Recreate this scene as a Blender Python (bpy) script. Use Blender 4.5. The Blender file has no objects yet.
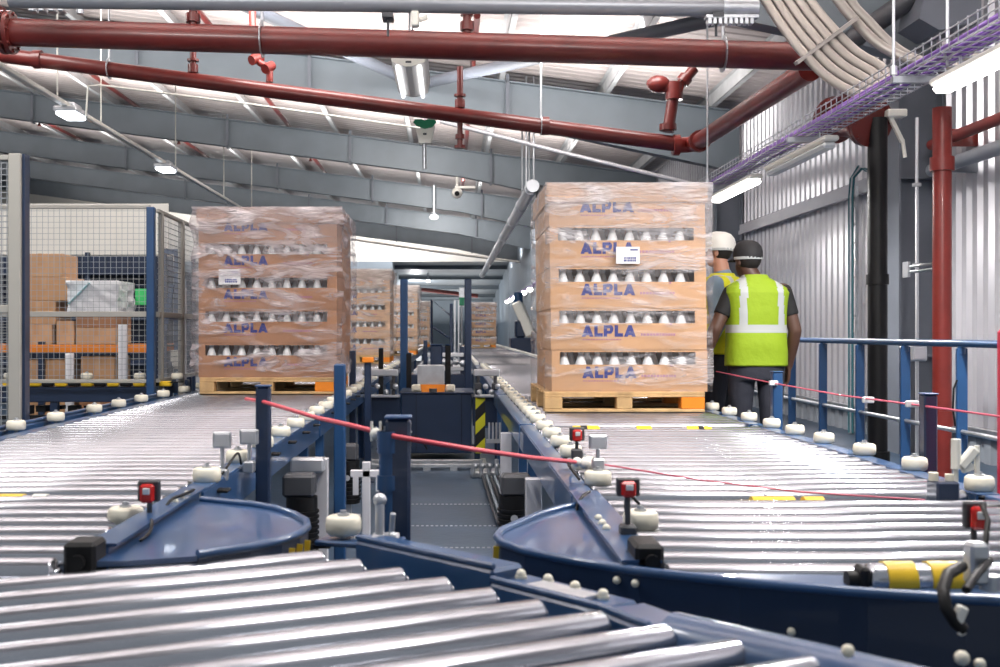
import bpy, math, random
from mathutils import Vector, Matrix, noise
random.seed(7)
COL = bpy.context.scene.collection
PI = math.pi
CAMZ = 1.13
F = 1100.0
def PX(px, py, Y):
    """pixel of the photo at depth Y -> metres"""
    return Vector(((px - 450) * Y / F, Y, CAMZ + (332 - py) * Y / F))

# ------------------------------------------------------------------ materials
def mat(name, col, rough=0.5, metal=0.0, spec=0.5, noise_amt=0.0, noise_scale=6.0, bump=0.0, bump_scale=40.0, emit=None, coat=0.0):
    m = bpy.data.materials.new(name); m.use_nodes = True
    nt = m.node_tree; b = nt.nodes['Principled BSDF']
    b.inputs['Base Color'].default_value = (*col, 1)
    b.inputs['Roughness'].default_value = rough
    b.inputs['Metallic'].default_value = metal
    b.inputs['Specular IOR Level'].default_value = spec
    b.inputs['Coat Weight'].default_value = coat
    if noise_amt > 0:
        tc = nt.nodes.new('ShaderNodeTexCoord')
        n = nt.nodes.new('ShaderNodeTexNoise'); n.inputs['Scale'].default_value = noise_scale; n.inputs['Detail'].default_value = 6
        r = nt.nodes.new('ShaderNodeValToRGB')
        r.color_ramp.elements[0].position = 0.3; r.color_ramp.elements[1].position = 0.7
        r.color_ramp.elements[0].color = (*[max(0, c * (1 - noise_amt)) for c in col], 1)
        r.color_ramp.elements[1].color = (*[min(1, c * (1 + noise_amt)) for c in col], 1)
        nt.links.new(tc.outputs['Object'], n.inputs['Vector'])
        nt.links.new(n.outputs['Fac'], r.inputs['Fac']); nt.links.new(r.outputs['Color'], b.inputs['Base Color'])
    if bump > 0:
        tc = nt.nodes.new('ShaderNodeTexCoord')
        n = nt.nodes.new('ShaderNodeTexNoise'); n.inputs['Scale'].default_value = bump_scale; n.inputs['Detail'].default_value = 3
        bp = nt.nodes.new('ShaderNodeBump'); bp.inputs['Strength'].default_value = bump; bp.inputs['Distance'].default_value = 0.02
        nt.links.new(tc.outputs['Object'], n.inputs['Vector']); nt.links.new(n.outputs['Fac'], bp.inputs['Height'])
        nt.links.new(bp.outputs['Normal'], b.inputs['Normal'])
    if emit:
        b.inputs['Emission Color'].default_value = (*emit[0], 1); b.inputs['Emission Strength'].default_value = emit[1]
    return m

M = {}
M['roller'] = mat('roller steel', (.47, .485, .53), .21, .9, noise_amt=.06, noise_scale=9)
M['steel'] = mat('galvanised steel', (.52, .54, .57), .38, .8, noise_amt=.12, noise_scale=12)
M['alu'] = mat('aluminium', (.60, .61, .64), .38, .6)
M['navy'] = mat('navy paint', (.011, .024, .060), .36, coat=.25, noise_amt=.12, noise_scale=3)
M['blueframe'] = mat('conveyor blue paint', (.028, .080, .195), .30, coat=.5, noise_amt=.15, noise_scale=4)
M['bluepost'] = mat('bright blue paint', (.012, .055, .15), .4, coat=.2, noise_amt=.1)
M['rafter'] = mat('grey blue steel paint', (.165, .195, .222), .5, noise_amt=.10, noise_scale=1.3)
M['column'] = mat('grey column paint', (.135, .15, .18), .45, noise_amt=.1, noise_scale=2)
M['purlin'] = mat('galvanised purlin', (.50, .51, .52), .5, .15, noise_amt=.15, noise_scale=3)
M['redpipe'] = mat('red sprinkler paint', (.125, .016, .013), .36, coat=.12, noise_amt=.2, noise_scale=5)
M['redpipe2'] = mat('brighter red pipe paint', (.22, .024, .018), .38, coat=.1, noise_amt=.15, noise_scale=5)
M['ceil'] = mat('roof liner sheet', (.57, .505, .49), .5, noise_amt=.06, noise_scale=.8)
M['clad'] = mat('white wall cladding', (.72, .71, .75), .24, .35, noise_amt=.05, noise_scale=2)
M['dado'] = mat('grey lower cladding', (.30, .33, .37), .4, noise_amt=.12, noise_scale=3)
M['whitewall'] = mat('off white wall', (.82, .80, .74), .6, noise_amt=.05, noise_scale=.6)
M['greywall'] = mat('blue grey wall', (.26, .31, .36), .55, noise_amt=.1, noise_scale=.7)
M['floor'] = mat('dark floor', (.038, .066, .108), .40, noise_amt=.25, noise_scale=2.2, bump=.1, bump_scale=30)
M['carton'] = mat('brown carton', (.54, .305, .15), .62, noise_amt=.10, noise_scale=3)
M['carton2'] = mat('pale brown carton', (.56, .34, .19), .65, noise_amt=.12, noise_scale=3)
M['cartondark'] = mat('darker brown carton', (.36, .17, .08), .62, noise_amt=.12, noise_scale=3)
M['ink'] = mat('blue print', (.010, .022, .20), .6)
M['inkred'] = mat('mauve print', (.34, .13, .22), .6)
M['bottle'] = mat('white bottle plastic', (.76, .77, .77), .35)
M['wood'] = mat('pallet wood', (.56, .36, .17), .7, noise_amt=.25, noise_scale=9)
M['orange'] = mat('orange paint', (.80, .235, .012), .5, noise_amt=.12)
M['white'] = mat('white plastic', (.82, .80, .73), .4)
M['cream'] = mat('cream nylon wheel', (.80, .75, .62), .42, noise_amt=.06)
M['black'] = mat('black plastic', (.005, .005, .006), .5, spec=.3)
M['darkgrey'] = mat('dark grey', (.05, .052, .06), .5)
M['yellow'] = mat('yellow tape', (.78, .50, .02), .4, noise_amt=.1)
M['red'] = mat('red reflector', (.55, .015, .012), .25)
M['rope'] = mat('red pull cord', (.68, .09, .12), .45)
M['pinkrope'] = mat('thin pink cord', (.60, .10, .16), .45)
M['beige'] = mat('beige conduit', (.40, .37, .34), .36, .5)
M['purple'] = mat('purple cable', (.30, .15, .55), .45)
M['teal'] = mat('teal cable', (.02, .12, .15), .5)
M['green'] = mat('green sign', (.0, .20, .09), .4)
M['fencegrey'] = mat('beige grey fence frame', (.34, .33, .30), .5)
M['wire'] = mat('fence wire', (.36, .38, .40), .5, .2)
M['film2'] = mat('milky stretch film', (.80, .80, .82), .25)
M['paper'] = mat('paper label', (.72, .71, .71), .6)
M['skin_dark'] = mat('brown skin', (.085, .040, .026), .5)
M['skin_light'] = mat('light skin', (.50, .25, .17), .5)
M['vest'] = mat('yellow green vest', (.25, .37, .008), .75, bump=.25, bump_scale=26)
M['vest_y'] = mat('yellow vest', (.56, .55, .01), .75, bump=.25, bump_scale=26)
M['stripe'] = mat('grey reflective stripe', (.42, .44, .44), .5)
M['tee'] = mat('black shirt', (.007, .007, .008), .8, bump=.2, bump_scale=30)
M['shirt'] = mat('blue grey shirt', (.19, .26, .34), .8, bump=.25, bump_scale=24)
M['trousers'] = mat('dark trousers', (.022, .024, .036), .8, bump=.3, bump_scale=18)
M['hair'] = mat('dark hair', (.012, .009, .008), .7)
M['cap'] = mat('black cap', (.012, .012, .014), .7)
M['helmet'] = mat('white bump cap', (.80, .79, .74), .45)
M['shoe'] = mat('black shoe', (.01, .01, .01), .5)
M['lamp'] = mat('lit lamp diffuser', (.9, .9, .9), .4, emit=((1, .96, .92), 16))
M['lampfar'] = mat('lit far lamp', (.9, .9, .9), .4, emit=((1, .95, .88), 9))
M['lampcool'] = mat('cool lamp lens', (.9, .9, .95), .4, emit=((.9, .95, 1), 6))
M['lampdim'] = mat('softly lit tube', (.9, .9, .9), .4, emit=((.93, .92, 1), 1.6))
M['lampoff'] = mat('lamp lens', (.80, .81, .84), .25)

# hazard stripes
def hazard():
    m = bpy.data.materials.new('yellow black hazard stripe'); m.use_nodes = True
    nt = m.node_tree; b = nt.nodes['Principled BSDF']
    tc = nt.nodes.new('ShaderNodeTexCoord'); sp = nt.nodes.new('ShaderNodeSeparateXYZ')
    a = nt.nodes.new('ShaderNodeMath'); a.operation = 'SUBTRACT'
    d = nt.nodes.new('ShaderNodeMath'); d.operation = 'DIVIDE'; d.inputs[1].default_value = .22
    fr = nt.nodes.new('ShaderNodeMath'); fr.operation = 'FRACT'
    g = nt.nodes.new('ShaderNodeMath'); g.operation = 'GREATER_THAN'; g.inputs[1].default_value = .5
    mx = nt.nodes.new('ShaderNodeMix'); mx.data_type = 'RGBA'
    mx.inputs[6].default_value = (.01, .01, .012, 1); mx.inputs[7].default_value = (.62, .60, .02, 1)
    nt.links.new(tc.outputs['Object'], sp.inputs[0]); nt.links.new(sp.outputs['Z'], a.inputs[0]); nt.links.new(sp.outputs['X'], a.inputs[1])
    nt.links.new(a.outputs[0], d.inputs[0]); nt.links.new(d.outputs[0], fr.inputs[0]); nt.links.new(fr.outputs[0], g.inputs[0])
    nt.links.new(g.outputs[0], mx.inputs[0]); nt.links.new(mx.outputs[2], b.inputs['Base Color'])
    b.inputs['Roughness'].default_value = .45
    return m
M['hazard'] = hazard()

def film_mat(name, lo, hi, tint):
    m = bpy.data.materials.new(name); m.use_nodes = True
    nt = m.node_tree; nt.nodes.clear()
    out = nt.nodes.new('ShaderNodeOutputMaterial')
    tr = nt.nodes.new('ShaderNodeBsdfTransparent'); tr.inputs[0].default_value = (.97, .97, .98, 1)
    pr = nt.nodes.new('ShaderNodeBsdfPrincipled'); pr.inputs['Base Color'].default_value = (*tint, 1); pr.inputs['Roughness'].default_value = .16
    pr.inputs['Specular IOR Level'].default_value = .9
    mix = nt.nodes.new('ShaderNodeMixShader')
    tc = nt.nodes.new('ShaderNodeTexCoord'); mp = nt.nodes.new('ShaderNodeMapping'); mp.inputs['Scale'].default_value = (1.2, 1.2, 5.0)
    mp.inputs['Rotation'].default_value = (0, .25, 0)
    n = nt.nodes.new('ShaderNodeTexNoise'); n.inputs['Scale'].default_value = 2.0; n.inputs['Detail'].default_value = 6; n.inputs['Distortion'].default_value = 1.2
    r = nt.nodes.new('ShaderNodeMapRange'); r.inputs[1].default_value = .46; r.inputs[2].default_value = .70; r.inputs[3].default_value = lo; r.inputs[4].default_value = hi  # whiter patches: milky film, plus white sheen put into the mix
    n2 = nt.nodes.new('ShaderNodeTexNoise'); n2.inputs['Scale'].default_value = 7; n2.inputs['Detail'].default_value = 4; n2.inputs['Distortion'].default_value = 1.5
    bp = nt.nodes.new('ShaderNodeBump'); bp.inputs['Strength'].default_value = .9; bp.inputs['Distance'].default_value = .03
    L = nt.links
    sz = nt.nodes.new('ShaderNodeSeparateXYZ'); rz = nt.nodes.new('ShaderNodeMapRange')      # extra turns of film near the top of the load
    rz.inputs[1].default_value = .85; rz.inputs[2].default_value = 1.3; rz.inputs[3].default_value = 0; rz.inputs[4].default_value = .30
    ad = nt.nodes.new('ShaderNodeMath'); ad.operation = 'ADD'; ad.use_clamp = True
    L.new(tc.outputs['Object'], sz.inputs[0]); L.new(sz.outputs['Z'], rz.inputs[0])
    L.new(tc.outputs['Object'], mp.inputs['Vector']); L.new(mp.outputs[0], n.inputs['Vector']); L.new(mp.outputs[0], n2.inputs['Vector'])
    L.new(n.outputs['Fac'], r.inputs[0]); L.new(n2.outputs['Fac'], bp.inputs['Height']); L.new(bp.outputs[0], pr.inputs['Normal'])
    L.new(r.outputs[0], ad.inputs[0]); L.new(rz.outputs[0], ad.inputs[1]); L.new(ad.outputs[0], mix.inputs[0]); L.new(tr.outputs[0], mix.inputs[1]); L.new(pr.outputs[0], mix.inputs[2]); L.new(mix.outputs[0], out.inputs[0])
    return m
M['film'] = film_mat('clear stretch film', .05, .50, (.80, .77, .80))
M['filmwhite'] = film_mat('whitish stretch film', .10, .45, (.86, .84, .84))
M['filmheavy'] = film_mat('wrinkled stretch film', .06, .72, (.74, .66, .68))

# ------------------------------------------------------------------ mesh builder
class MB:
    def __init__(s): s.v = []; s.f = []; s.sm = []; s.mi = []; s.cur = 0
    def add(s, vs, fs, smooth=False):
        o = len(s.v); s.v += [Vector(p) for p in vs]
        for f in fs:
            s.f.append([o + i for i in f]); s.sm.append(smooth); s.mi.append(s.cur)
        return s
    def box(s, x0, x1, y0, y1, z0, z1, b=0.0, T=None):
        if x0 > x1: x0, x1 = x1, x0
        if y0 > y1: y0, y1 = y1, y0
        if z0 > z1: z0, z1 = z1, z0
        b = min(b, (x1 - x0) * .45, (y1 - y0) * .45, (z1 - z0) * .45)
        if b <= 0:
            vs = [(x0,y0,z0),(x1,y0,z0),(x1,y1,z0),(x0,y1,z0),(x0,y0,z1),(x1,y0,z1),(x1,y1,z1),(x0,y1,z1)]
            fs = [(0,3,2,1),(4,5,6,7),(0,1,5,4),(1,2,6,5),(2,3,7,6),(3,0,4,7)]
        else:
            vs = []; idx = {}
            for i, (cx, sx) in enumerate(((x0, 1), (x1, -1))):
                for j, (cy, sy) in enumerate(((y0, 1), (y1, -1))):
                    for k, (cz, sz) in enumerate(((z0, 1), (z1, -1))):
                        idx[i,j,k,0] = len(vs); vs.append((cx, cy + sy*b, cz + sz*b))
                        idx[i,j,k,1] = len(vs); vs.append((cx + sx*b, cy, cz + sz*b))
                        idx[i,j,k,2] = len(vs); vs.append((cx + sx*b, cy + sy*b, cz))
            fs = []
            for i in (0, 1):
                q = [idx[i,0,0,0], idx[i,1,0,0], idx[i,1,1,0], idx[i,0,1,0]]; fs.append(q[::-1] if i == 0 else q)
                q = [idx[0,i,0,1], idx[1,i,0,1], idx[1,i,1,1], idx[0,i,1,1]]; fs.append(q if i == 0 else q[::-1])
                q = [idx[0,0,i,2], idx[1,0,i,2], idx[1,1,i,2], idx[0,1,i,2]]; fs.append(q[::-1] if i == 0 else q)
            for a in (0, 1):
                for c in (0, 1):
                    fs.append([idx[0,a,c,1], idx[1,a,c,1], idx[1,a,c,2], idx[0,a,c,2]])
                    fs.append([idx[a,0,c,0], idx[a,1,c,0], idx[a,1,c,2], idx[a,0,c,2]])
                    fs.append([idx[a,c,0,0], idx[a,c,1,0], idx[a,c,1,1], idx[a,c,0,1]])
            for i in (0, 1):
                for j in (0, 1):
                    for k in (0, 1): fs.append([idx[i,j,k,0], idx[i,j,k,1], idx[i,j,k,2]])
            c = Vector(((x0+x1)/2, (y0+y1)/2, (z0+z1)/2))
            for q in fs:
                p = [Vector(vs[t]) for t in q]; n = (p[1]-p[0]).cross(p[2]-p[0]); m_ = sum(p, Vector())/len(p) - c
                if n.dot(m_) < 0: q.reverse()
        if T is not None: vs = [T @ Vector(p) for p in vs]
        return s.add(vs, fs)
    def bar(s, p0, p1, w, h, b=0.0, up=(0, 0, 1)):
        p0, p1 = Vector(p0), Vector(p1); d = p1 - p0; L = d.length; d.normalize(); up = Vector(up)
        if abs(d.dot(up)) > .98: up = Vector((0, 1, 0))
        x = d.cross(up).normalized(); z = x.cross(d).normalized()
        T = Matrix(((x.x, d.x, z.x, p0.x), (x.y, d.y, z.y, p0.y), (x.z, d.z, z.z, p0.z), (0, 0, 0, 1)))
        return s.box(-w/2, w/2, 0, L, -h/2, h/2, b, T)
    def cyl(s, p0, p1, r, n=12, r2=None, caps=True):
        p0, p1 = Vector(p0), Vector(p1); r2 = r if r2 is None else r2
        d = (p1 - p0).normalized(); a = d.orthogonal().normalized(); c = d.cross(a)
        vs = []
        for p, q in ((p0, r), (p1, r2)):
            for i in range(n):
                t = 2*PI*i/n; vs.append(p + q*(a*math.cos(t) + c*math.sin(t)))
        s.add(vs, [(i, (i+1) % n, n+(i+1) % n, n+i) for i in range(n)], True)
        if caps:
            s.add(vs[:n], [list(range(n))[::-1]]); s.add(vs[n:], [list(range(n))])
        return s
    def tube(s, pts, r, n=8, closed=False):
        pts = [Vector(p) for p in pts]; N = len(pts); a = None; rings = []
        for i, p in enumerate(pts):
            t = (pts[min(i+1, N-1)] - pts[max(i-1, 0)]).normalized()
            a = t.orthogonal().normalized() if a is None else (a - t*a.dot(t)).normalized()
            c = t.cross(a); rr = r[i] if isinstance(r, (list, tuple)) else r
            rings.append([p + rr*(a*math.cos(2*PI*k/n) + c*math.sin(2*PI*k/n)) for k in range(n)])
        vs = [q for g in rings for q in g]
        s.add(vs, [(i*n+k, i*n+(k+1) % n, (i+1)*n+(k+1) % n, (i+1)*n+k) for i in range(N-1) for k in range(n)], True)
        s.add(rings[0], [list(range(n))[::-1]]); s.add(rings[-1], [list(range(n))])
        return s
    def lathe(s, prof, c=(0, 0, 0), n=16, axis='z'):
        c = Vector(c); vs = []
        for r, z in prof:
            for k in range(n):
                t = 2*PI*k/n; q = Vector((r*math.cos(t), r*math.sin(t), z))
                if axis == 'x': q = Vector((q.z, q.x, q.y))
                if axis == 'y': q = Vector((q.y, q.z, q.x))
                vs.append(c + q)
        m = len(prof)
        s.add(vs, [(i*n+k, i*n+(k+1) % n, (i+1)*n+(k+1) % n, (i+1)*n+k) for i in range(m-1) for k in range(n)], True)
        s.add(vs[:n], [list(range(n))[::-1]]); s.add(vs[-n:], [list(range(n))])
        return s
    def prism(s, poly, fn, d0, d1):
        n = len(poly); a = [fn(u, w, d0) for u, w in poly]; b = [fn(u, w, d1) for u, w in poly]
        s.add(a + b, [list(range(n))[::-1], list(range(n, 2*n))] + [(i, (i+1) % n, n+(i+1) % n, n+i) for i in range(n)])
        return s
    def sphere(s, c, r, n=12, m=8, sc=(1, 1, 1)):
        prof = [(r*math.sin(PI*i/m) + 1e-5, -r*math.cos(PI*i/m)) for i in range(m+1)]
        o = len(s.v); s.lathe(prof, (0, 0, 0), n)
        for i in range(o, len(s.v)):
            q = s.v[i]; s.v[i] = Vector((q.x*sc[0], q.y*sc[1], q.z*sc[2])) + Vector(c)
        return s
    def mesh(s, name, mats, off=(0, 0, 0)):
        me = bpy.data.meshes.new(name); off = Vector(off)
        me.from_pydata([p - off for p in s.v], [], s.f)
        for m in (mats if isinstance(mats, (list, tuple)) else [mats]): me.materials.append(m)
        me.polygons.foreach_set('use_smooth', s.sm); me.polygons.foreach_set('material_index', s.mi)
        me.update(); return me
    def build(s, name, mats, parent=None, label=None, origin=None):
        """verts are in world metres; the object's origin goes to its parent's origin or to `origin`"""
        pw = wl(parent) if parent else Vector((0, 0, 0))
        if origin is None:
            if parent: og = pw
            else:
                xs = [p.x for p in s.v]; ys = [p.y for p in s.v]; zs = [p.z for p in s.v]
                og = Vector(((min(xs)+max(xs))/2, (min(ys)+max(ys))/2, min(zs)))
        else: og = Vector(origin)
        o = bpy.data.objects.new(name, s.mesh(name, mats, og)); COL.objects.link(o)
        if parent: o.parent = parent
        o.location = og - pw
        if label: o['label'] = label
        return o
def wl(o):
    p = Vector(o.location)
    while o.parent: o = o.parent; p += o.location
    return p
def thing(name, label, cat, loc=(0, 0, 0), group=None):
    o = bpy.data.objects.new(name, None); COL.objects.link(o); o.location = loc; o.empty_display_size = .1
    return tag(o, label, cat, group)
def tag(o, label, cat, group=None, kind=None):
    o['label'] = label; o['category'] = cat
    if group: o['group'] = group
    if kind: o['kind'] = kind
    return o
def struct(name, mb, mats, label, cat):
    o = mb.build(name, mats); tag(o, label, cat, None, 'structure'); return o
def inst(name, me, parent, loc, rotz=0, label=None):
    o = bpy.data.objects.new(name, me); COL.objects.link(o); o.parent = parent
    o.location = Vector(loc) - wl(parent); o.rotation_euler = (0, 0, rotz)
    if label: o['label'] = label
    return o
def copy_tree(o, parent=None):
    c = o.copy(); COL.objects.link(c); c.parent = parent
    for ch in list(o.children): copy_tree(ch, c)
    return c
# ================================================================== SETTING
XW = 4.6                      # right wall
def zrt(x): return 5.18 - .13 * x      # rafter top / purlin underside
FR = [10.3, 17.3, 24.3, 31.3, 38.3, 45.3]

m = MB(); m.box(-26, 5.0, .2, 73, -.12, 0)
struct('floor', m, M['floor'], 'dark grey industrial floor between the roller conveyors', 'floor')
m = MB()                      # little anti-slip studs, several dashed rows across the aisle floor
for r, (y0, z) in enumerate(((5.05, 0), (5.75, 0), (6.4, 0), (7.2, 0))):
    for k in range(34): m.box(-.42 + k*.028, -.405 + k*.028, y0, y0 + .012, .0, .004)
o = m.build('floor_studs', M['alu']); tag(o, 'rows of pale raised studs across the dark aisle floor', 'floor studs', None, 'stuff')

# corrugated roof liner, ridges run down the slope
m = MB(); prof = []; y = .6; up = False
while y < 53:
    prof += [(y, 0), (y + .14, 0), (y + .17, .016), (y + .21, .016)]; y += .24
XL = -26
vs = []; fs = []
for i, (yy, dz) in enumerate(prof):
    for x in (XL, XW + .15): vs.append((x, yy, zrt(x) + .22 + dz))
for i in range(len(prof) - 1): fs.append((2*i, 2*i+1, 2*i+3, 2*i+2))
o_ = len(vs)
for x, yy in ((XL, .6), (XW+.15, .6), (XW+.15, 53), (XL, 53)): vs.append((x, yy, zrt(x) + .32))
fs.append((o_, o_+1, o_+2, o_+3)); m.add(vs, fs)
struct('ceiling', m, M['ceil'], 'pale corrugated sloping roof liner above the grey rafters', 'ceiling')

# purlins (Z sections) running away from the camera
for i in range(13):
    x = 4.1 - i * 1.65; z = zrt(x)
    m = MB(); m.box(x-.035, x-.029, 2, 52, z, z + .2); m.box(x-.035, x+.05, 2, 52, z, z + .006); m.box(x-.09, x-.03, 2, 52, z+.194, z+.2)
    struct('purlin_trim', m, M['purlin'], 'galvanised roof purlin running away under the pale roof sheets', 'purlin')
# fix labels: all purlins look alike
for o in bpy.data.objects:
    if o.name.startswith('purlin_trim'): o['group'] = 'roof purlins'

# portal frames: haunched rafter + column
ordn = ['first', 'second', 'third', 'fourth', 'fifth', 'sixth']
def depth(x): return .60 if x < .3 else .60 + (x - .3) * .085
for i, Y in enumerate(FR):
    xs = [-25, .3, 2.4, XW - .05]
    t = thing('rafter', ['', 'haunched grey rafter just behind the two red pipes',
                   'grey sloping rafter behind the green and white exit lamp, second band of steel from the top',
                   'grey sloping rafter behind the small dome camera, third band from the top',
                   'grey sloping rafter above the far pallet stacks, fourth band from the top',
                   'farthest grey sloping rafter, just in front of the white end wall'][i] or 'grey rafter overhead nearest the camera, above the tall wall column', 'rafter', (0, Y, zrt(0)))
    t['kind'] = 'structure'
    web = MB(); web.prism([(x, zrt(x)) for x in xs] + [(x, zrt(x) - depth(x)) for x in xs[::-1]], lambda u, w, d: (u, Y + d, w), -.006, .006)
    web.build('web', M['rafter'], t)
    for nm, f0 in (('top_flange', lambda x: 0), ('bottom_flange', lambda x: depth(x) - .02)):
        fl = MB()
        for a, b in zip(xs[:-1], xs[1:]):
            p = [(a, zrt(a)-f0(a)), (b, zrt(b)-f0(b)), (b, zrt(b)-f0(b)-.02), (a, zrt(a)-f0(a)-.02)]
            fl.prism(p, lambda u, w, d: (u, Y + d, w), -.11, .11)
        fl.build(nm, M['rafter'], t)
    for x in ([-9.2, -4.9, -2.2, .9] if i else []):
        st = MB(); st.bar((x, Y - .10, zrt(x) + .1), (x, Y - .10, zrt(x) - depth(x) - .03), .055, .02)
        st.bar((x, Y - .10, zrt(x) - depth(x) - .03), (x, Y + .06, zrt(x) - depth(x) - .03), .05, .02)
        st.build('fly_brace', M['column'], t)
    # column: web faces the camera
    if i < 2:
        c = thing('column', ['grey steel wall column with the red pipe running down in front of it',
                             'grey steel wall column behind the two workers', 'grey wall column farther down the wall behind the wrapped load',
                             'farthest grey wall column behind the wrapped load'][i], 'column', (XW - .25, Y, 0))
        c['kind'] = 'structure'
        w = MB(); w.box(4.17, 4.55, Y - .006, Y + .006, 0, zrt(4.4) - depth(4.4) - .01); w.build('web', M['column'], c)
        for x0 in (4.15, 4.55):
            w = MB(); w.box(x0, x0 + .02, Y - .13, Y + .13, 0, zrt(4.4) - depth(4.4) - .01); w.build('flange', M['column'], c)
        w = MB(); w.box(4.17, 4.55, Y - .12, Y - .006, 2.55, 2.565); w.box(4.17, 4.55, Y-.12, Y-.006, .9, .915); w.build('stiffener', M['column'], c)

# right wall: trapezoidal cladding above a grey dado
def cladding(x, y0, y1, z0, z1, pitch=.2, d=.035):
    m = MB(); prof = []; y = y0
    while y < y1:
        prof += [(y, 0), (y + pitch*.42, 0), (y + pitch*.55, d), (y + pitch*.87, d)]; y += pitch
    vs = []
    for yy, dx in prof: vs += [(x + dx, yy, z0), (x + dx, yy, z1)]
    fs = [(2*i, 2*i+1, 2*i+3, 2*i+2) for i in range(len(prof) - 1)]
    k = len(vs); vs += [(x+.08, y0, z0), (x+.08, y0, z1), (x+.08, y1, z1), (x+.08, y1, z0)]; fs.append((k, k+1, k+2, k+3))
    return m.add(vs, fs)
struct('wall_right', cladding(XW, 1.0, 30.2, .27, 4.72, .2, .05), M['clad'], 'white ribbed metal wall cladding behind the handrail', 'wall')
struct('wall_right_lower', cladding(XW - .02, 1.0, 30.2, 0, .23, .26), M['dado'], 'grey ribbed lower wall below the white cladding', 'wall')
m = MB(); m.box(XW-.07, XW+.04, 1, 30.2, .225, .275); m.box(XW-.075, XW-.02, 1, 30.2, .275, .30)
struct('trim_1', m, M['steel'], 'grey flashing ledge between white cladding and grey lower wall', 'trim')
m = MB(); m.box(XW-.10, XW+.02, 10.6, 17.1, 2.66, 2.80, .01); m.box(XW-.12, XW-.1, 10.6, 17.1, 2.64, 2.70)
struct('trim_2', m, M['clad'], 'pale horizontal rail across the ribbed wall above the workers', 'trim')
# inner partition farther down the hall, at the lamp row
struct('wall_partition', cladding(2.78, 30.2, 52, 0, 4.6, .3), M['greywall'], 'blue grey partition wall below the far row of lamps', 'wall')
m = MB(); m.box(2.78, 4.6, 30.2, 30.3, 0, 4.6)
struct('wall_partition_end', m, M['greywall'], 'blue grey end face of the partition behind the tall wrapped load', 'wall')
# end wall
m = MB(); m.prism([(-26, 4.45), (1.3, 4.45), (3.0, 4.45), (3.0, zrt(3.0) + .3), (-26, zrt(-26) + .3)], lambda u, w, d: (u, d, w), 51.9, 52.1)
struct('wall_back', m, M['whitewall'], 'off white upper end wall under the roof slope', 'wall')
m = MB(); m.box(-26, -2.7, 51.8, 52.1, 0, 4.45)
for k in range(31): m.box(-26 + k*.75, -25.97 + k*.75, 51.78, 51.8, 0, 4.45)
struct('wall_back_lower', m, M['greywall'], 'grey blue lower end wall behind the left loads', 'wall')
def zan(y): return 4.45 - (y - 52) * .0625
m = MB(); m.add([(-2.7, 52, zan(52)), (2.78, 52, zan(52)), (2.78, 72, zan(72)), (-2.7, 72, zan(72)), (-2.7, 52, zan(52)+.1), (2.78, 52, zan(52)+.1), (2.78, 72, zan(72)+.1), (-2.7, 72, zan(72)+.1)], [(0, 1, 2, 3), (7, 6, 5, 4), (0, 4, 5, 1), (1, 5, 6, 2), (2, 6, 7, 3), (3, 7, 4, 0)])
struct('ceiling_annex', m, M['rafter'], 'grey low ceiling beyond the end of the aisle', 'ceiling')
for k, y in enumerate((53.5, 58, 63, 68)):
    m = MB(); m.box(-2.7, 2.78, y, y+.25, zan(y)-.16, zan(y)-.005); m.box(-2.7, 2.78, y-.08, y+.33, zan(y)-.18, zan(y)-.16)
    struct('beam_annex', m, M['rafter'], ['first', 'second', 'third', 'fourth'][k] + ' low grey ceiling beam beyond the end of the aisle', 'beam')
m = MB(); m.box(-2.7, 2.78, 72, 72.1, 0, zan(72))
for k in range(9): m.box(-2.6 + k*.66, -2.55 + k*.66, 71.96, 72, 0, zan(72))
struct('wall_annex', m, M['greywall'], 'far grey end wall at the very end of the aisle', 'wall')
for x0, nm in ((-2.8, 'left'), (2.78, 'right')):
    m = MB(); m.box(x0, x0+.1, 52.1, 72, 0, 4.45); struct('wall_annex_' + nm, m, M['greywall'], nm + ' grey side wall beyond the end of the aisle', 'wall')
m = MB(); m.box(-25.2, -25.0, 19.5, 51.9, 0, 8.2)
struct('wall_left', m, M['whitewall'], 'off white side wall beyond the racks', 'wall')
# white screen panel on the racks behind the fence
m = MB(); m.box(-9.4, -4.6, 17.9, 18.0, 2.38, 3.22, .01)
for k in range(7): m.box(-9.4 + k*.8, -9.38 + k*.8, 17.885, 17.9, 2.38, 3.22)
struct('wall_screen', m, M['whitewall'], 'off white hanging wall panel above the racks behind the fence', 'wall')

# ---- wind braces in the roof
for p0, p1, r, lab in (((-.4, 17.2, 5.02), (4.0, 10.4, 4.42), .085, 'grey round roof brace running up right from the rafter behind the red pipes'),
                    ((-.6, 17.2, 5.04), (-5.0, 10.4, 5.62), .085, 'grey round roof brace running up left from the rafter behind the red pipes'),
                    ):
    m = MB(); m.cyl(p0, p1, r, 14); d = (Vector(p1)-Vector(p0)).normalized()
    for e, s in ((p0, 1), (p1, -1)): m.bar(Vector(e) - d*s*.18, Vector(e) + d*s*.1, .16, .02)
    o = m.build('roof_brace', M['column']); tag(o, lab, 'brace')

# ================================================================== CEILING SERVICES
# large red main pipe across, slightly falling to the right
Y1 = 9.0
t = thing('red_pipe', 'thick dark red sprinkler main crossing the top of the picture', 'pipe', PX(450, 45, Y1))
a, b = PX(-30, 31, Y1), PX(832, 57.5, Y1)
m = MB(); m.cyl(a, b, .112, 20); m.build('pipe', M['redpipe'], t)
m = MB()
for px in (4, 11):
    c = PX(px, 32.5, Y1); m.cyl(c - Vector((.018, 0, 0)), c + Vector((.018, 0, 0)), .175, 18)
for k in range(8):
    an = k*PI/4; c = PX(7.5, 32.5, Y1); m.cyl(c + Vector((-.06, .15*math.cos(an), .15*math.sin(an))), c + Vector((.06, .15*math.cos(an), .15*math.sin(an))), .016, 6)
m.build('flange', M['redpipe'], t)
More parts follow.
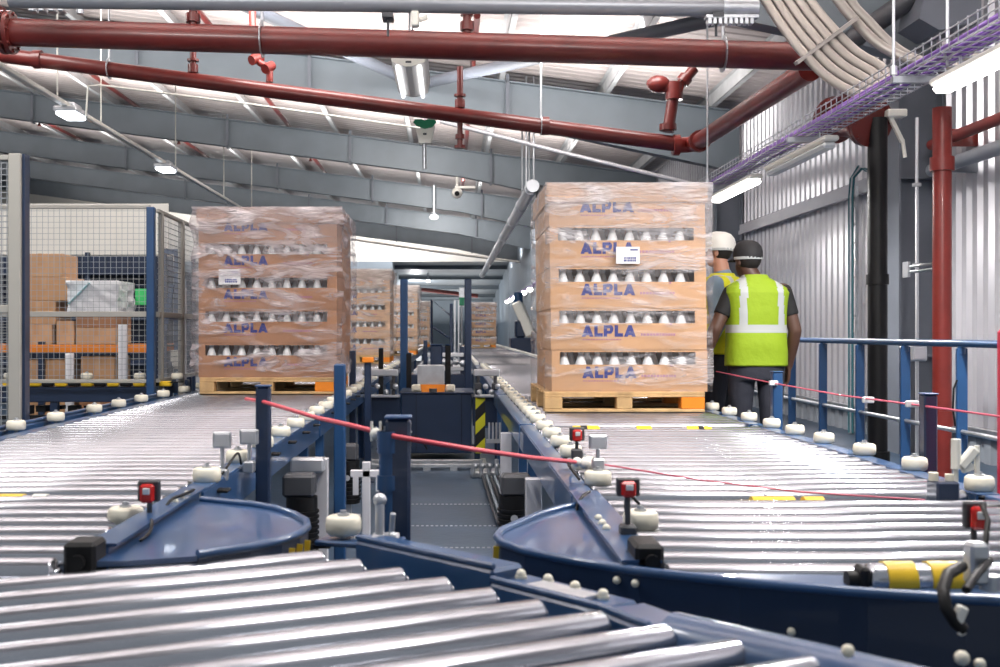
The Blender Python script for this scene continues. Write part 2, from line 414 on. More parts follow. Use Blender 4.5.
# elbow, tee and blind flange at the right end
e = b
m = MB(); pts = []
for k in range(7):
    an = PI/2*k/6; pts.append(e + Vector((.22*math.sin(an), .1*math.sin(an), -.22 + .22*math.cos(an))))
pts.append(pts[-1] + Vector((0, 0, -.30))); m.tube(pts, .112, 16); m.build('elbow', M['redpipe'], t)
dn = pts[-1]
m = MB(); c = PX(852, 121, 8.8)
ax = Vector((.28, -.93, -.22)).normalized()
m.cyl(c - ax*.24, c + ax*.24, .13, 18)
for q in (-.24, -.20, .20, .24): m.cyl(c + ax*(q-.016), c + ax*(q+.016), .19, 20)
pp = ax.orthogonal().normalized(); qq = ax.cross(pp)
for s in (-.22, .22):
    for k in range(8):
        an = k*PI/4; w = c + (pp*math.cos(an) + qq*math.sin(an))*.16; m.cyl(w + ax*(s-.05), w + ax*(s+.05), .015, 6)
m.build('flanged_valve', M['redpipe'], t)
for px, py in ((262, 39), (723, 54)):
    c = PX(px, py, Y1); m = MB()
    pts = [c + Vector((0, .125*math.cos(t_), .125*math.sin(t_))) for t_ in [PI*2*k/20 for k in range(21)]]
    for p, q in zip(pts[:-1], pts[1:]): m.bar(p, q, .05, .008, up=(1, 0, 0))
    m.cyl(c + Vector((0, 0, .12)), c + Vector((0, 0, zrt(c.x) + .2 - c.z)), .012, 8)
    m.build('clevis_hanger', M['steel'], t)
for px in (193, 467):
    c = PX(px, 37 + (px-193)*.03, Y1); m = MB(); m.cyl(c, c + Vector((0, 0, .30)), .035, 10); m.cyl(c + Vector((0, 0, .12)), c + Vector((0, 0, .19)), .06, 10)
    m.cyl(c + Vector((0, 0, .24)), c + Vector((0, 0, .3)), .055, 6); m.build('outlet_fitting', M['redpipe'], t)

# second red pipe parallel to the roof slope, then turning toward the camera
Y2 = 14.0
a, b = PX(-30, 51, Y2), PX(684, 145, Y2)
t = thing('red_pipe', 'slimmer red sprinkler pipe sloping down right below the thick red main', 'pipe', b)
m = MB(); m.cyl(a, b, .098, 16); m.build('pipe', M['redpipe'], t)
c0 = b; near = PX(806, 72, 9.3)
d2 = (near - b - Vector((.1, 0, 0))).normalized()
m = MB(); m.tube([b - Vector((.06, 0, 0)), b + Vector((.05, -.02, 0)), b + Vector((.10, -.07, 0)), b + Vector((.12, 0, 0)) + d2*.25, near, near + d2*.12], .100, 16); m.build('return_pipe', M['redpipe2'], t)
m = MB(); m.cyl(b - Vector((.14, 0, 0)), b - Vector((.06, 0, 0)), .135, 16); m.build('coupling', M['redpipe2'], t)
m = MB(); q = b + Vector((.12, 0, 0)) + d2*.3; m.cyl(q, q + d2*.10, .135, 16); m.build('coupling', M['redpipe2'], t)
for px, py in ((38, 59.5), (545, 126)):
    c = PX(px, py, Y2); m = MB(); m.cyl(c - Vector((.05, 0, 0)), c + Vector((.05, 0, 0)), .118, 16); m.build('coupling', M['redpipe'], t)
for px, py in ((109, 69), (541, 125.5)):
    c = PX(px, py, Y2); m = MB()
    pts = [c + Vector((0, .11*math.cos(t_), .11*math.sin(t_))) for t_ in [PI*2*k/16 for k in range(17)]]
    for p, q in zip(pts[:-1], pts[1:]): m.bar(p, q, .05, .008, up=(1, 0, 0))
    m.cyl(c + Vector((0, 0, .1)), c + Vector((0, 0, zrt(c.x) + .2 - c.z)), .014, 8); m.build('clevis_hanger', M['alu'], t)
for px, dy in ((193, 0), (460, 0)):
    c = PX(px, 55 + (px + 30)*.1316 - 4, Y2); m = MB(); m.cyl(c, c + Vector((0, 0, .62)), .04, 10); m.cyl(c + Vector((0, 0, .1)), c + Vector((0, 0, .2)), .065, 10)
    m.cyl(c + Vector((0, 0, .24)), c + Vector((0, 0, .27)), .075, 10)
    if px == 460: m.cyl(c, c - Vector((0, 0, .42)), .036, 10); m.cyl(c - Vector((0, 0, .30)), c - Vector((0, 0, .24)), .06, 10); m.cyl(c - Vector((0, 0, .42)), c - Vector((0, 0, .38)), .07, 10)
    m.build('riser', M['redpipe'], t)
# flexible zigzag connection
c = PX(268, 82, Y2); m = MB(); m.tube([c + Vector((.02, 0, 0)), c + Vector((.02, 0, .12)), c + Vector((-.03, 0, .2)), c + Vector((-.10, 0, .24)), c + Vector((-.16, 0, .30)), c + Vector((-.19, 0, .42)), c + Vector((-.2, 0, .9))], .045, 10)
m.cyl(c + Vector((-.03, -.06, .15)), c + Vector((.04, .06, .22)), .065, 10); m.cyl(c + Vector((-.2, -.06, .26)), c + Vector((-.1, .06, .33)), .065, 10); m.build('swing_joint', M['redpipe2'], t)
# valve assembly
c = PX(668, 132, Y2); m = MB(); tp = PX(674, 92, Y2)
m.cyl(c, tp, .075, 12); m.cyl(tp - Vector((0, 0, .1)), tp + Vector((0, 0, .12)), .11, 12); m.cyl(tp + Vector((-.22, 0, .08)), tp + Vector((.1, 0, .02)), .075, 12)
m.sphere(tp + Vector((-.2, 0, .10)), .14, 12, 8, (1.1, .8, .8)); m.cyl(c + Vector((0, 0, .02)), c + Vector((0, 0, .10)), .11, 12)
m.cyl(tp, tp + Vector((.26, 0, .30)), .065, 12); m.cyl(tp + Vector((.10, 0, .12)), tp + Vector((.16, 0, .19)), .09, 12)
m.build('valve', M['redpipe'], t)

# sprinkler branch lines under the roof
for i, (x, y0, y1) in enumerate(((-7.0, 14.2, 36), (-3.6, 14.2, 36), (.35, 14.2, 36), (-10.6, 14.2, 36))):
    z = zrt(x) - .02 + .10; m = MB(); m.cyl((x, y0, z), (x, y1, z), .045, 10)
    for k in range(5):
        yy = y0 + 2.2 + k*4; m.cyl((x, yy, z), (x, yy, z - .16), .028, 8); m.cyl((x, yy, z-.16), (x, yy, z-.19), .05, 8)
    o = m.build('sprinkler_branch', M['redpipe']); tag(o, ['thin red branch pipe under the roof above the lit tube at far left', 'thin red branch pipe under the roof above the left wrapped load',
        'thin red branch pipe under the roof beside the exit lamp', 'thin red branch pipe at the far left edge of the roof'][i], 'pipe')
# far red pipe
m = MB(); m.cyl(PX(408, 288, 56), PX(478, 296, 56), .11, 10); m.cyl(PX(466, 294.6, 56), PX(466, 294.6, 56) + Vector((0, 0, .5)), .05, 8)
o = m.build('red_pipe', M['redpipe']); tag(o, 'short far red pipe below the low ceiling at the end of the aisle', 'pipe')

# silver pipe at the very top with end collar and bracket
Yt = 8.0
t = thing('silver_pipe', 'silver round duct along the top edge of the picture', 'duct', PX(400, 5, Yt))
a, b = PX(10, -1, Yt), PX(752, 8, Yt)
m = MB(); m.cyl(a, b, .064, 18); m.build('tube', mat('dull silver duct', (.30, .31, .34), .4, .5), t)
m = MB(); m.cyl(PX(722, 8, Yt), PX(757, 8.5, Yt), .07, 18); m.build('end_collar', M['steel'], t)
m = MB()
for k in range(9): m.box(PX(706, 0, Yt).x + k*.038, PX(706, 0, Yt).x + k*.038 + .024, Yt - .07, Yt + .0, PX(0, 26, Yt).z, PX(0, 25, Yt).z + .05)
m.box(PX(704, 0, Yt).x, PX(756, 0, Yt).x, Yt - .075, Yt + .0, PX(0, 19, Yt).z - .01, PX(0, 19, Yt).z + .012); m.build('slotted_bracket', M['steel'], t)
for px in (388, 716):
    c = PX(px, 6, Yt); m = MB(); m.cyl(c - Vector((0, .0, .09)), c + Vector((0, 0, 2.0)), .014, 8); m.box(c.x-.04, c.x+.04, c.y-.08, c.y+.08, c.z-.1, c.z-.068); m.cyl(c + Vector((0, 0, -.22)), c, .010, 6); m.build('hanger', M['darkgrey'], t)
c = PX(415, 20, Yt); m = MB(); m.box(c.x-.03, c.x+.03, c.y-.04, c.y+.04, c.z-.05, c.z+.06, .01); m.cyl(c + Vector((.03, 0, 0)), c + Vector((.09, 0, .02)), .018, 8)
m.build('cable_clamp', M['white'], t)
# blue service boxes at the top left corner
m = MB(); c = PX(52, 5, 8.6)
for k in range(4): m.box(c.x - .17 + k*.075, c.x - .12 + k*.075, 8.55, 8.65, c.z - .06, c.z + .10, .008)
m.box(c.x - .19, c.x + .19, 8.58, 8.66, c.z + .08, c.z + .13, .008); m.cyl((c.x+.22, 8.6, c.z-.07), (c.x+.22, 8.6, c.z+.1), .03, 10)
o = m.build('valve_block', M['steel']); tag(o, 'small grey blue valve block at the top left corner above the thick red pipe', 'valve block')

# grey conduit bundles bending down into the cable tray
t = thing('conduit_bundle', 'bundle of five beige conduits bending down in front of the red pipe end', 'conduits', PX(830, 60, 7.6))
for k in range(5):
    o_ = k * .068
    def q(px, py, Y, sx=0, sz=0): return PX(px, py, Y) + Vector((o_*.86 + sx, k*.012, o_*.62 + sz))
    pts = [q(738, -40, 8.2), q(765, 0, 8.0), q(785, 30, 7.8), q(806, 56, 7.6), q(826, 76, 7.45), q(848, 90, 7.3), q(866, 96, 7.2, -o_*.2, -o_*.15), q(884, 98, 7.1, -o_*.45, -o_*.30)]
    m = MB(); sm = []
    for i in range(len(pts)-1):
        for s in range(3):
            u = s/3; p0, p1, p2, p3 = pts[max(i-1, 0)], pts[i], pts[i+1], pts[min(i+2, len(pts)-1)]
            sm.append(.5*((2*p1) + (p2-p0)*u + (2*p0-5*p1+4*p2-p3)*u*u + (3*p1-p0-3*p2+p3)*u**3))
    sm.append(pts[-1]); m.tube(sm, .033, 10); m.build('conduit', M['beige'], t)
p = PX(806, 56, 7.6); m = MB(); m.bar(p + Vector((-.08, -.035, -.06)), p + Vector((.36, .03, .27)), .05, .025); m.build('clamp', M['beige'], t)
t = thing('conduit_bundle', 'pair of beige conduits curving above the five conduit bundle at upper right', 'conduits', PX(900, 40, 7.4))
for k in range(2):
    pts = [PX(812 + k*26, -40, 8), PX(838 + k*12, 0, 7.8), PX(856 + k*13, 22, 7.7), PX(876 + k*12, 42, 7.6), PX(900 + k*8, 56, 7.5), PX(928 + k*2, 64 - k*1, 7.4), PX(955, 66 - k*9, 7.3), PX(985, 66 - k*9, 7.2)]
    m = MB(); sm = []
    for i in range(len(pts)-1):
        for s in range(3):
            u = s/3; p0, p1, p2, p3 = pts[max(i-1, 0)], pts[i], pts[i+1], pts[min(i+2, len(pts)-1)]
            sm.append(.5*((2*p1) + (p2-p0)*u + (2*p0-5*p1+4*p2-p3)*u*u + (3*p1-p0-3*p2+p3)*u**3))
    sm.append(pts[-1]); m.tube(sm, .036, 10); m.build('conduit', M['beige'], t)

# wire cable tray with purple cables above the lamp row
XT, ZT = 2.62, 2.555
t = thing('cable_tray', 'wire mesh cable tray carrying purple cables above the lamp row', 'cable tray', (XT, 8, ZT))
m = MB()
for dx, dz in ((-.12, .0), (-.04, 0), (.04, 0), (.12, 0), (-.125, .05), (.125, .05), (-.125, .09), (.125, .09)):
    m.cyl((XT+dx, 3.4, ZT+dz), (XT+dx, 50, ZT+dz), .0045, 5)
y = 3.4
while y < 15:
    m.tube([(XT-.125, y, ZT+.10), (XT-.125, y, ZT), (XT+.125, y, ZT), (XT+.125, y, ZT+.10)], .0045, 5); y += .10
m.build('wire_basket', M['steel'], t)
for k in range(8):
    m = MB(); pts = []; ph = k*1.7; dx = -.09 + k*.026
    for i in range(60):
        yy = 3.4 + i*.8; pts.append((XT + dx + .010*math.sin(yy*2.1 + ph), yy, ZT + .022 + (k % 3)*.022 + .006*math.sin(yy*1.3 + ph)))
    m.tube(pts, .013, 6); m.build('cable', M['purple'], t)
for yy in (4.4, 6.1, 8.0, 10.6):
    m = MB(); m.box(XT-.17, XT+.17, yy-.02, yy+.02, ZT-.045, ZT-.01); m.build('support_channel', M['steel'], t)
for i, (yy, sx) in enumerate(((4.4, .16), (5.75, -.02), (6.1, -.16), (10.6, -.14))):
    m = MB(); m.cyl((XT+sx, yy, ZT-.03), (XT+sx, yy, zrt(XT)+.2), .009, 8); m.cyl((XT+sx, yy, ZT+.0), (XT+sx, yy, ZT+.05), .02, 6); m.build('hanger_rod', M['alu'], t)

# tube lamps in a row beneath the tray
def tube_lamp(y0, y1, lit, label, group=None, power=None):
    t = thing('tube_lamp', label, 'lamp', (XT, (y0+y1)/2, 2.45), group)
    m = MB(); m.box(XT-.055, XT+.055, y0, y1, 2.445, 2.485, .012); m.build('housing', M['white'], t)
    m = MB(); m.box(XT-.05, XT+.05, y0+.03, y1-.03, 2.40, 2.444, .018); m.build('diffuser', M['lamp'] if lit == 1 else (M['lampfar'] if lit == 2 else M['lampoff']), t)
    for yy in (y0+.25, y1-.25):
        m = MB(); m.cyl((XT, yy, 2.485), (XT, yy, 2.548), .008, 6); m.build('bracket', M['steel'], t)
    return t
tube_lamp(4.35, 5.9, 1, 'bright tube lamp at the right edge under the tray, nearest of the row')
tube_lamp(7.55, 9.0, 0, 'unlit white tube lamp under the tray, between two lit lamps')
tube_lamp(9.4, 10.85, 1, 'lit tube lamp under the tray, just right of the tall wrapped load')
for k in range(6):
    c = Vector((2.62, 36.0 + k*2.9, 2.52)); t = thing('wall_lamp', 'small round glowing lamp in the far row on the partition wall', 'lamp', c, 'far row of round wall lamps')
    m = MB(); m.sphere(c, .10, 12, 8, (1, 1, .8)); m.build('globe', M['lampfar'], t)
    m = MB(); m.box(c.x+.06, 2.79, c.y-.04, c.y+.04, c.z-.03, c.z+.04, .01); m.build('bracket', M['steel'], t)

# trunking with lamps on the left, receding
def lamp_box(t, c, L, lit, w=.10):
    m = MB(); m.box(c.x-w, c.x+w, c.y-L/2, c.y+L/2, c.z-.05, c.z+.02, .015); m.build('housing', M['alu'], t)
    m = MB(); m.box(c.x-w*.85, c.x+w*.85, c.y-L/2+.02, c.y+L/2-.02, c.z-.10, c.z-.051, .02); m.build('lens', M['lampcool'] if lit else M['lampoff'], t)
XR, ZR = -5.17, 4.19
t = thing('lamp_trunking', 'white lamp trunking receding diagonally from the upper left edge', 'trunking', (XR, 18, ZR))
m = MB(); m.box(XR-.045, XR+.045, 11.0, 30, ZR-.03, ZR+.03, .01); m.build('channel', M['white'], t)
for yy in (14.4, 16.2, 20.6, 25.0, 28.5):
    m = MB(); m.cyl((XR+.03, yy, ZR), (XR+.03, yy, zrt(XR)+.2), .012, 6); m.build('suspension_rod', M['white'], t)
for c, lab in ((Vector((XR, 15.0, ZR-.04)), 'lit blue white lamp on the trunking at far left, nearer of the two'), (Vector((XR, 20.0, ZR-.04)), 'lit blue white lamp on the trunking above the left wrapped load')):
    t = thing('trunking_lamp', lab, 'lamp', c); lamp_box(t, c, .5, True, .16)
    m = MB(); m.box(c.x-.1, c.x+.1, c.y-.16, c.y+.16, c.z+.02, c.z+.09, .02); m.build('gear_box', M['steel'], t)
# cross conduit from trunking
m = MB(); m.tube([PX(86, 116, 15), PX(88, 86, 15), PX(100, 85, 15), PX(250, 104, 15), PX(420, 128, 15)], .014, 6); o = m.build('cross_conduit', M['white']); tag(o, 'thin white conduit running right from the trunking to the exit lamp', 'conduit')
# softly glowing twin tube fixture above the pipes
c = PX(411, 75, 12.2)
t = thing('twin_tube_fixture', 'softly lit white twin tube fixture hanging just below the thick red pipe', 'lamp', c)
m = MB(); m.prism([(-.20, .08), (.20, .08), (.17, -.04), (.03, -.085), (-.03, -.085), (-.17, -.04)], lambda u, w, d: (c.x + u, c.y + d, c.z + w - .0), -.75, .75); m.build('body', M['white'], t)
for s in (-1, 1):
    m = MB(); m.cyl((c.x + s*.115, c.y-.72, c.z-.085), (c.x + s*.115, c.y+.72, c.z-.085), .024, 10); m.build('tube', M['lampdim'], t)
m = MB(); m.box(c.x-.03, c.x+.03, c.y-.76, c.y-.752, c.z-.05, c.z-.03); m.build('badge', M['darkgrey'], t)
for s in (-.5, .5):
    m = MB(); m.cyl((c.x, c.y+s, c.z+.08), (c.x, c.y+s, zrt(c.x)+.2), .012, 6); m.build('suspension_rod', M['steel'], t)
# exit lamp green / white
c = PX(425, 133, 19.0)
t = thing('exit_lamp', 'white hanging emergency lamp with green heart shaped top panel', 'lamp', c)
m = MB(); m.prism([(-.17, .12), (.17, .12), (.10, -.19), (-.10, -.19)], lambda u, w, d: (c.x+u, c.y+d, c.z+w), -.10, .10); m.build('body', M['white'], t)
m = MB(); m.prism([(-.20, .16), (-.17, .21), (-.05, .22), (0, .19), (.05, .22), (.17, .21), (.20, .16), (.13, .08), (0, .05), (-.13, .08)], lambda u, w, d: (c.x+u, c.y+d, c.z+w), -.13, -.105); m.build('green_panel', M['green'], t)
m = MB(); m.box(c.x-.03, c.x+.03, c.y-.112, c.y-.10, c.z-.05, c.z-.02); m.build('badge', M['darkgrey'], t)
m = MB(); m.cyl((c.x, c.y, c.z+.1), (c.x, c.y, zrt(c.x)+.2), .012, 6); m.cyl((c.x-.01, c.y, c.z-.19), (c.x-.01, c.y, c.z-.62), .035, 8); m.build('rod', M['steel'], t)
# dome camera
c = PX(457, 193, 24.1)
t = thing('dome_camera', 'small white dome camera on the rafter near the picture centre', 'camera', c)
m = MB(); m.sphere(c, .12, 14, 8); m.build('dome', M['white'], t)
m = MB(); m.cyl(c - Vector((0, .10, .02)), c - Vector((0, .125, .03)), .055, 12); m.build('lens', M['black'], t)
m = MB(); m.cyl(c, c + Vector((0, 0, .35)), .03, 8); m.box(c.x-.05, c.x+.4, c.y-.03, c.y+.03, c.z+.1, c.z+.15); m.build('mount', M['white'], t)
for (px, py, Y), lab in (((434, 217, 31.0), 'small spot lamp on the rafter below the dome camera'), ((428, 281, 55), 'small round lamp under the far low ceiling above the aisle')):
    c = PX(px, py, Y); t = thing('spot_lamp', lab, 'lamp', c); m = MB(); m.sphere(c, .09, 10, 6, (1.3, 1, .7)); m.build('lens', M['lampfar'], t)
    m = MB(); m.cyl(c + Vector((0, 0, .04)), c + Vector((0, 0, .9 if Y < 40 else .42)), .035, 8); m.cyl(c + Vector((0, 0, .05)), c + Vector((0, 0, .12)), .12, 10); m.build('stem', M['steel'], t)
# spiral duct receding along the aisle
t = thing('spiral_duct', 'grey round duct receding over the aisle beside the tall wrapped load', 'duct', (1.28, 17, 3.39))
m = MB(); m.cyl((1.28, 17.0, 3.39), (1.28, 44, 3.39), .10, 14); m.build('tube', M['alu'], t)
m = MB()
for yy in (17.2, 19.6, 22.5, 26, 30, 35): m.cyl((1.28, yy, 3.39), (1.28, yy+.1, 3.39), .115, 14)
m.build('joint_band', M['steel'], t)
m = MB()
for yy in (17.6, 18.6): m.cyl((1.22, yy, 3.4), (1.22, yy, zrt(1.22)+.2), .016, 6); m.cyl((1.34, yy, 3.4), (1.34, yy, zrt(1.22)+.2), .016, 6)
m.build('hanger', M['alu'], t)
m = MB(); m.cyl((1.35, 17.2, 3.33), (1.62, 17.2, 3.30), .10, 12); m.build('end_elbow', M['darkgrey'], t)
# long white conduits under the rafters
m = MB(); m.tube([PX(440, 121, 16.9), PX(560, 152, 16.9), PX(700, 186, 16.9)], .035, 6); o = m.build('long_conduit', M['clad']); tag(o, 'long pale conduit sloping down right below the second red pipe', 'conduit')
m = MB(); m.tube([PX(350, 239, 44), PX(440, 252, 44), PX(535, 264, 44)], .05, 6); o = m.build('long_conduit', M['whitewall']); tag(o, 'long pale conduit sloping above the white end wall', 'conduit')

# wall side services
m = MB(); c = PX(942, 0, 8.0); m.cyl((c.x, 8.0, 0), (c.x, 8.0, 2.76), .066, 16); m.cyl((c.x, 8, .45), (c.x, 8, .56), .085, 16); m.cyl((c.x, 8, 2.3), (c.x, 8, 2.4), .085, 16)
t = m.build('red_drop_pipe', M['redpipe2']); tag(t, 'vertical red pipe running down in front of the grey wall column', 'pipe')
m = MB(); c2 = PX(905, 270, 8.6); m.box(c2.x-.02, c2.x, 8.5, 8.6, c2.z-.06, c2.z+.06); m.cyl((c2.x, 8.5, c2.z+.02), (c.x, 8.08, c2.z+.02), .012, 6); m.cyl((c2.x, 8.5, c2.z-.02), (c.x, 8.08, c2.z-.02), .012, 6); m.build('wall_bracket', M['steel'], t)
m = MB(); c = PX(877.5, 0, 8.6); m.cyl((c.x, 8.6, 0), (c.x, 8.6, 2.80), .074, 16); m.cyl((c.x, 8.6, .05), (c.x, 8.6, .2), .092, 16); m.cyl((c.x, 8.6, 1.5), (c.x, 8.6, 1.58), .085, 16); t = m.build('black_drop_pipe', M['black']); tag(t, 'thick vertical black pipe between the ribbed wall and the column', 'pipe')
m = MB(); c = PX(905, 115, 8.6); m.box(c.x-.17, c.x-.02, 8.5, 8.6, c.z-.03, c.z+.03, .008); m.bar((c.x-.14, 8.55, c.z-.02), (c.x-.04, 8.55, c.z-.22), .03, .03); m.cyl((c.x-.04, 8.55, c.z-.2), (c.x-.02, 8.55, c.z-.34), .016, 8); m.build('top_bracket', M['white'], t)
m = MB(); c = PX(917, 0, 9.6); m.cyl((c.x, 9.6, 0), (c.x, 9.6, 3.0), .016, 8); 
for z in (.9, 1.7, 2.4): m.box(c.x-.03, c.x+.03, 9.58, 9.63, z, z+.03)
o = m.build('wall_conduit', M['alu']); tag(o, 'thin pale vertical conduit on the grey wall column', 'conduit')
c = PX(917, 352, 9.5); t = thing('socket_box', 'small grey junction box on the column below the thin conduit', 'box', c)
m = MB(); m.box(c.x-.07, c.x+.07, 9.45, 9.58, c.z-.08, c.z+.06, .012); m.build('body', M['steel'], t); m = MB(); m.box(c.x-.05, c.x+.05, 9.44, 9.45, c.z-.06, c.z+.04, .004); m.build('lid', M['clad'], t)
# cable ladder on the wall
xl, yl = 4.44, 12.1
t = thing('cable_ladder', 'narrow vertical cable ladder with teal cables on the ribbed wall', 'cable ladder', (xl, yl, 0))
m = MB()
for dy in (-.10, .10): m.box(xl-.015, xl+.015, yl+dy-.008, yl+dy+.008, 0, 2.72)
z = .1
while z < 2.7: m.box(xl-.01, xl+.01, yl-.10, yl+.10, z, z+.016); z += .2
m.build('ladder_frame', M['steel'], t)
for k in range(3):
    m = MB(); y_ = yl - .05 + k*.05; m.tube([(xl-.03, y_, .02), (xl-.03, y_, 1.4), (xl-.03, y_, 2.62), (xl-.02, y_-.02, 2.82), (xl+.02, y_-.14, 2.90 + k*.02), (xl+.03, y_-.34, 2.86)], .013, 6); m.build('cable', [M['teal'], M['steel'], M['teal']][k], t)
# red and dark pipes on the wall past the column
for z0, r, mt_, lab in ((2.83, .05, 'redpipe2', 'red pipe along the ribbed wall at the right edge beyond the vertical red pipe'), (2.60, .06, 'dado', 'grey pipe along the ribbed wall at the right edge, below the wall red pipe')):
    m = MB(); m.cyl((4.38, 5, z0), (4.38, 10.0, z0), r, 12)
    for yy in (6.2, 8.2, 9.6): m.box(4.34, 4.6, yy-.02, yy+.02, z0-.08, z0+.07)
    o = m.build('wall_pipe', M[mt_]); tag(o, lab, 'pipe')
# grey ventilation box at upper right
c = PX(935, 25, 9.4); t = thing('ventilation_box', 'grey sheet metal box hung high at the upper right', 'duct', c)
m = MB(); m.prism([(-.16, .30), (.30, .30), (.30, -.02), (-.05, -.10), (-.22, .0)], lambda u, w, d: (c.x+u, c.y+d, c.z+w), -.2, .25); m.build('casing', M['column'], t)
m = MB(); m.box(c.x-.2, c.x+.33, c.y-.23, c.y-.2, c.z+.27, c.z+.32); m.build('rim', M['rafter'], t)
m = MB(); m.cyl(PX(820, 62, 9.9), PX(965, -40, 9.2), .09, 12); o = m.build('dark_duct', M['darkgrey']); tag(o, 'dark inclined duct behind the conduits at upper right', 'duct')
# ================================================================== CONVEYORS
RR = .036; PITCH = .13
def roller_mesh(L, r=RR):
    m = MB(); m.lathe([(r*.35, -L/2-.012), (r*.35, -L/2-.002), (r*.9, -L/2), (r, -L/2+.006), (r, L/2-.006), (r*.9, L/2), (r*.35, L/2+.002), (r*.35, L/2+.012)], (0, 0, 0), 16, 'x')
    return m.mesh('roller', M['roller'])
def wheel_mesh():
    m = MB(); m.lathe([(.012, -.024), (.038, -.024), (.045, -.018), (.047, 0), (.045, .018), (.038, .024), (.012, .024)], (0, 0, 0), 20)
    return m.mesh('guide_wheel', M['cream'])
def bolt_mesh():
    m = MB(); m.cyl((0, 0, .024), (0, 0, .030), .016, 10); m.cyl((0, 0, .030), (0, 0, .038), .009, 6); m.cyl((0, 0, -.045), (0, 0, .031), .009, 8)
    return m.mesh('bolt', M['steel'])
def brk_mesh(s):
    m = MB(); m.box(-.05, .05, -.02, .02, -.052, -.044, .003); m.box(s*.03, s*.075, -.03, .03, -.056, -.046, .003); return m.mesh('bracket', M['black'])
WH, BO, BR = wheel_mesh(), bolt_mesh(), {1: brk_mesh(1), -1: brk_mesh(-1)}
def wheel(parent, x, y, z, side):
    w = inst('guide_wheel', WH, parent, (x, y, z)); 
    for nm, me in (('bolt', BO), ('bracket', BR[side])):
        b = bpy.data.objects.new(nm, me); COL.objects.link(b); b.parent = w
    return w
def tape(parent, x0, x1, y, z, r, mt='yellow'):
    m = MB(); m.cyl((x0, y, z), (x1, y, z), r + .0025, 16); return m.build('tape_band', M[mt], parent)
def frame(parent, x0, x1, y0, y1, z0, z1, mt='blueframe'):
    """folded C channel: web, top lip, bottom lip"""
    m = MB(); m.box(x0, x1, y0, y1, z1-.006, z1, .002)
    out = x0 if abs(x0) < abs(x1) else x1   # aisle side
    m.box(out-.004 if out == x0 else out-.004, out+.004, y0, y1, z0, z1-.006)
    m.box(x0, x1, y0, y1, z0, z0+.005)
    k = y0 + .3
    while k < y1 - .1:
        m.box(min(x0, x1)+.008, max(x0, x1)-.008, k, k+.008, z0+.005, z1-.006); k += .8
    return m.build('side_frame', M[mt], parent)
def legs(parent, xs, ys, z, w=.05, mt='blueframe'):
    for x in xs:
        for y in ys:
            m = MB(); m.box(x-w/2, x+w/2, y-.03, y+.03, .01, z); m.box(x-w*.9, x+w*.9, y-.05, y+.05, 0, .012); m.build('leg', M[mt], parent)

def section(label, xl, xr, y0, y1, z, group=None, stuff=False, wl_=None, wr_=None, fl=True, fr_=True, legs_=True, fw=.085, dense=0):
    """straight run of rollers along Y between y0 and y1, roller crest at z"""
    t = thing('roller_conveyor', label, 'conveyor', ((xl+xr)/2, (y0+y1)/2, 0), group)
    L = xr - xl; n = int((y1 - y0) / PITCH); me = RM[round(L, 3)]
    if not stuff:
        for k in range(n):
            inst('roller', me, t, ((xl+xr)/2, y0 + (k+.5)*PITCH, z - RR))
    else:
        m = MB()
        for k in range(n):
            yy = y0 + (k+.5)*PITCH; m.cyl((xl, yy, z-RR), (xr, yy, z-RR), RR, 8)
        o = m.build('roller', M['roller'], t); o['kind'] = 'stuff'
    if fl: frame(t, xl-.012, xl-fw, y0, y1, z-.13, z-.005)
    if fr_: frame(t, xr+.012, xr+fw, y0, y1, z-.13, z-.005)
    if legs_: legs(t, (xl-.045, xr+.045), [y0+.35, y1-.35] if y1-y0 < 4 else [y0+.35+(y1-y0-.7)*q/4 for q in range(5)], z-.125)
    return t
ZR_, ZL_ = .62, .645
RM = {}
RXL, RXR = .475, 1.665
LXL, LXR = -2.03, -.85
for L in (RXR-RXL, LXR-LXL): RM[round(L, 3)] = roller_mesh(L)

# ---- right line
tR = section('right roller conveyor between the curved corner plate and the tall wrapped load', RXL, RXR, 3.50, 6.10, ZR_)
wy = [3.72, 4.14, 4.56, 4.98, 5.40, 5.82]
for y in wy: wheel(tR, .50, y, .637, -1)
for y in (3.585, 4.12, 4.62, 5.12, 5.55, 5.95): wheel(tR, 1.725 if y < 4 else 1.74, y, .637, 1)
tape(tR, 1.0, 1.08, 5.91, ZR_-RR, RR+.004); tape(tR, .66, .80, 5.91, ZR_-RR, RR+.004)
tape(tR, 1.27, 1.40, 5.91, ZR_-RR, RR+.004)
tape(tR, .70, .735, 5.91, ZR_-RR, RR+.0055, 'black'); tape(tR, 1.33, 1.36, 5.91, ZR_-RR, RR+.0055, 'black')
tR2 = section('right roller conveyor under the tall wrapped load on a wooden pallet', RXL, RXR, 6.16, 9.02, ZR_)
for y in (6.28, 6.62, 6.96, 7.30, 7.66, 8.02, 8.4, 8.8): wheel(tR2, .50, y, .637, -1)
for y in (6.4, 6.85, 7.3, 7.8, 8.4): wheel(tR2, 1.74, y, .637, 1)
tR3 = section('right roller conveyor farther back behind the tall wrapped load', RXL, RXR, 9.1, 16.9, ZR_)
for k in range(14): wheel(tR3, .50, 9.3 + k*.55, .637, -1)
tR4 = section('far end of the right roller conveyor carrying the small distant load', RXL, RXR, 17.0, 46, ZR_, stuff=True)
m = MB(); m.box(RXL-.09, RXL-.03, 17.05, 46, ZR_-.01, ZR_+.05, .01); m.build('guide_rail', M['white'], tR4)
m = MB(); m.box(RXR+.05, RXR+.11, 17, 46, ZR_-.01, ZR_+.05, .01); m.build('guide_rail', M['white'], tR4)

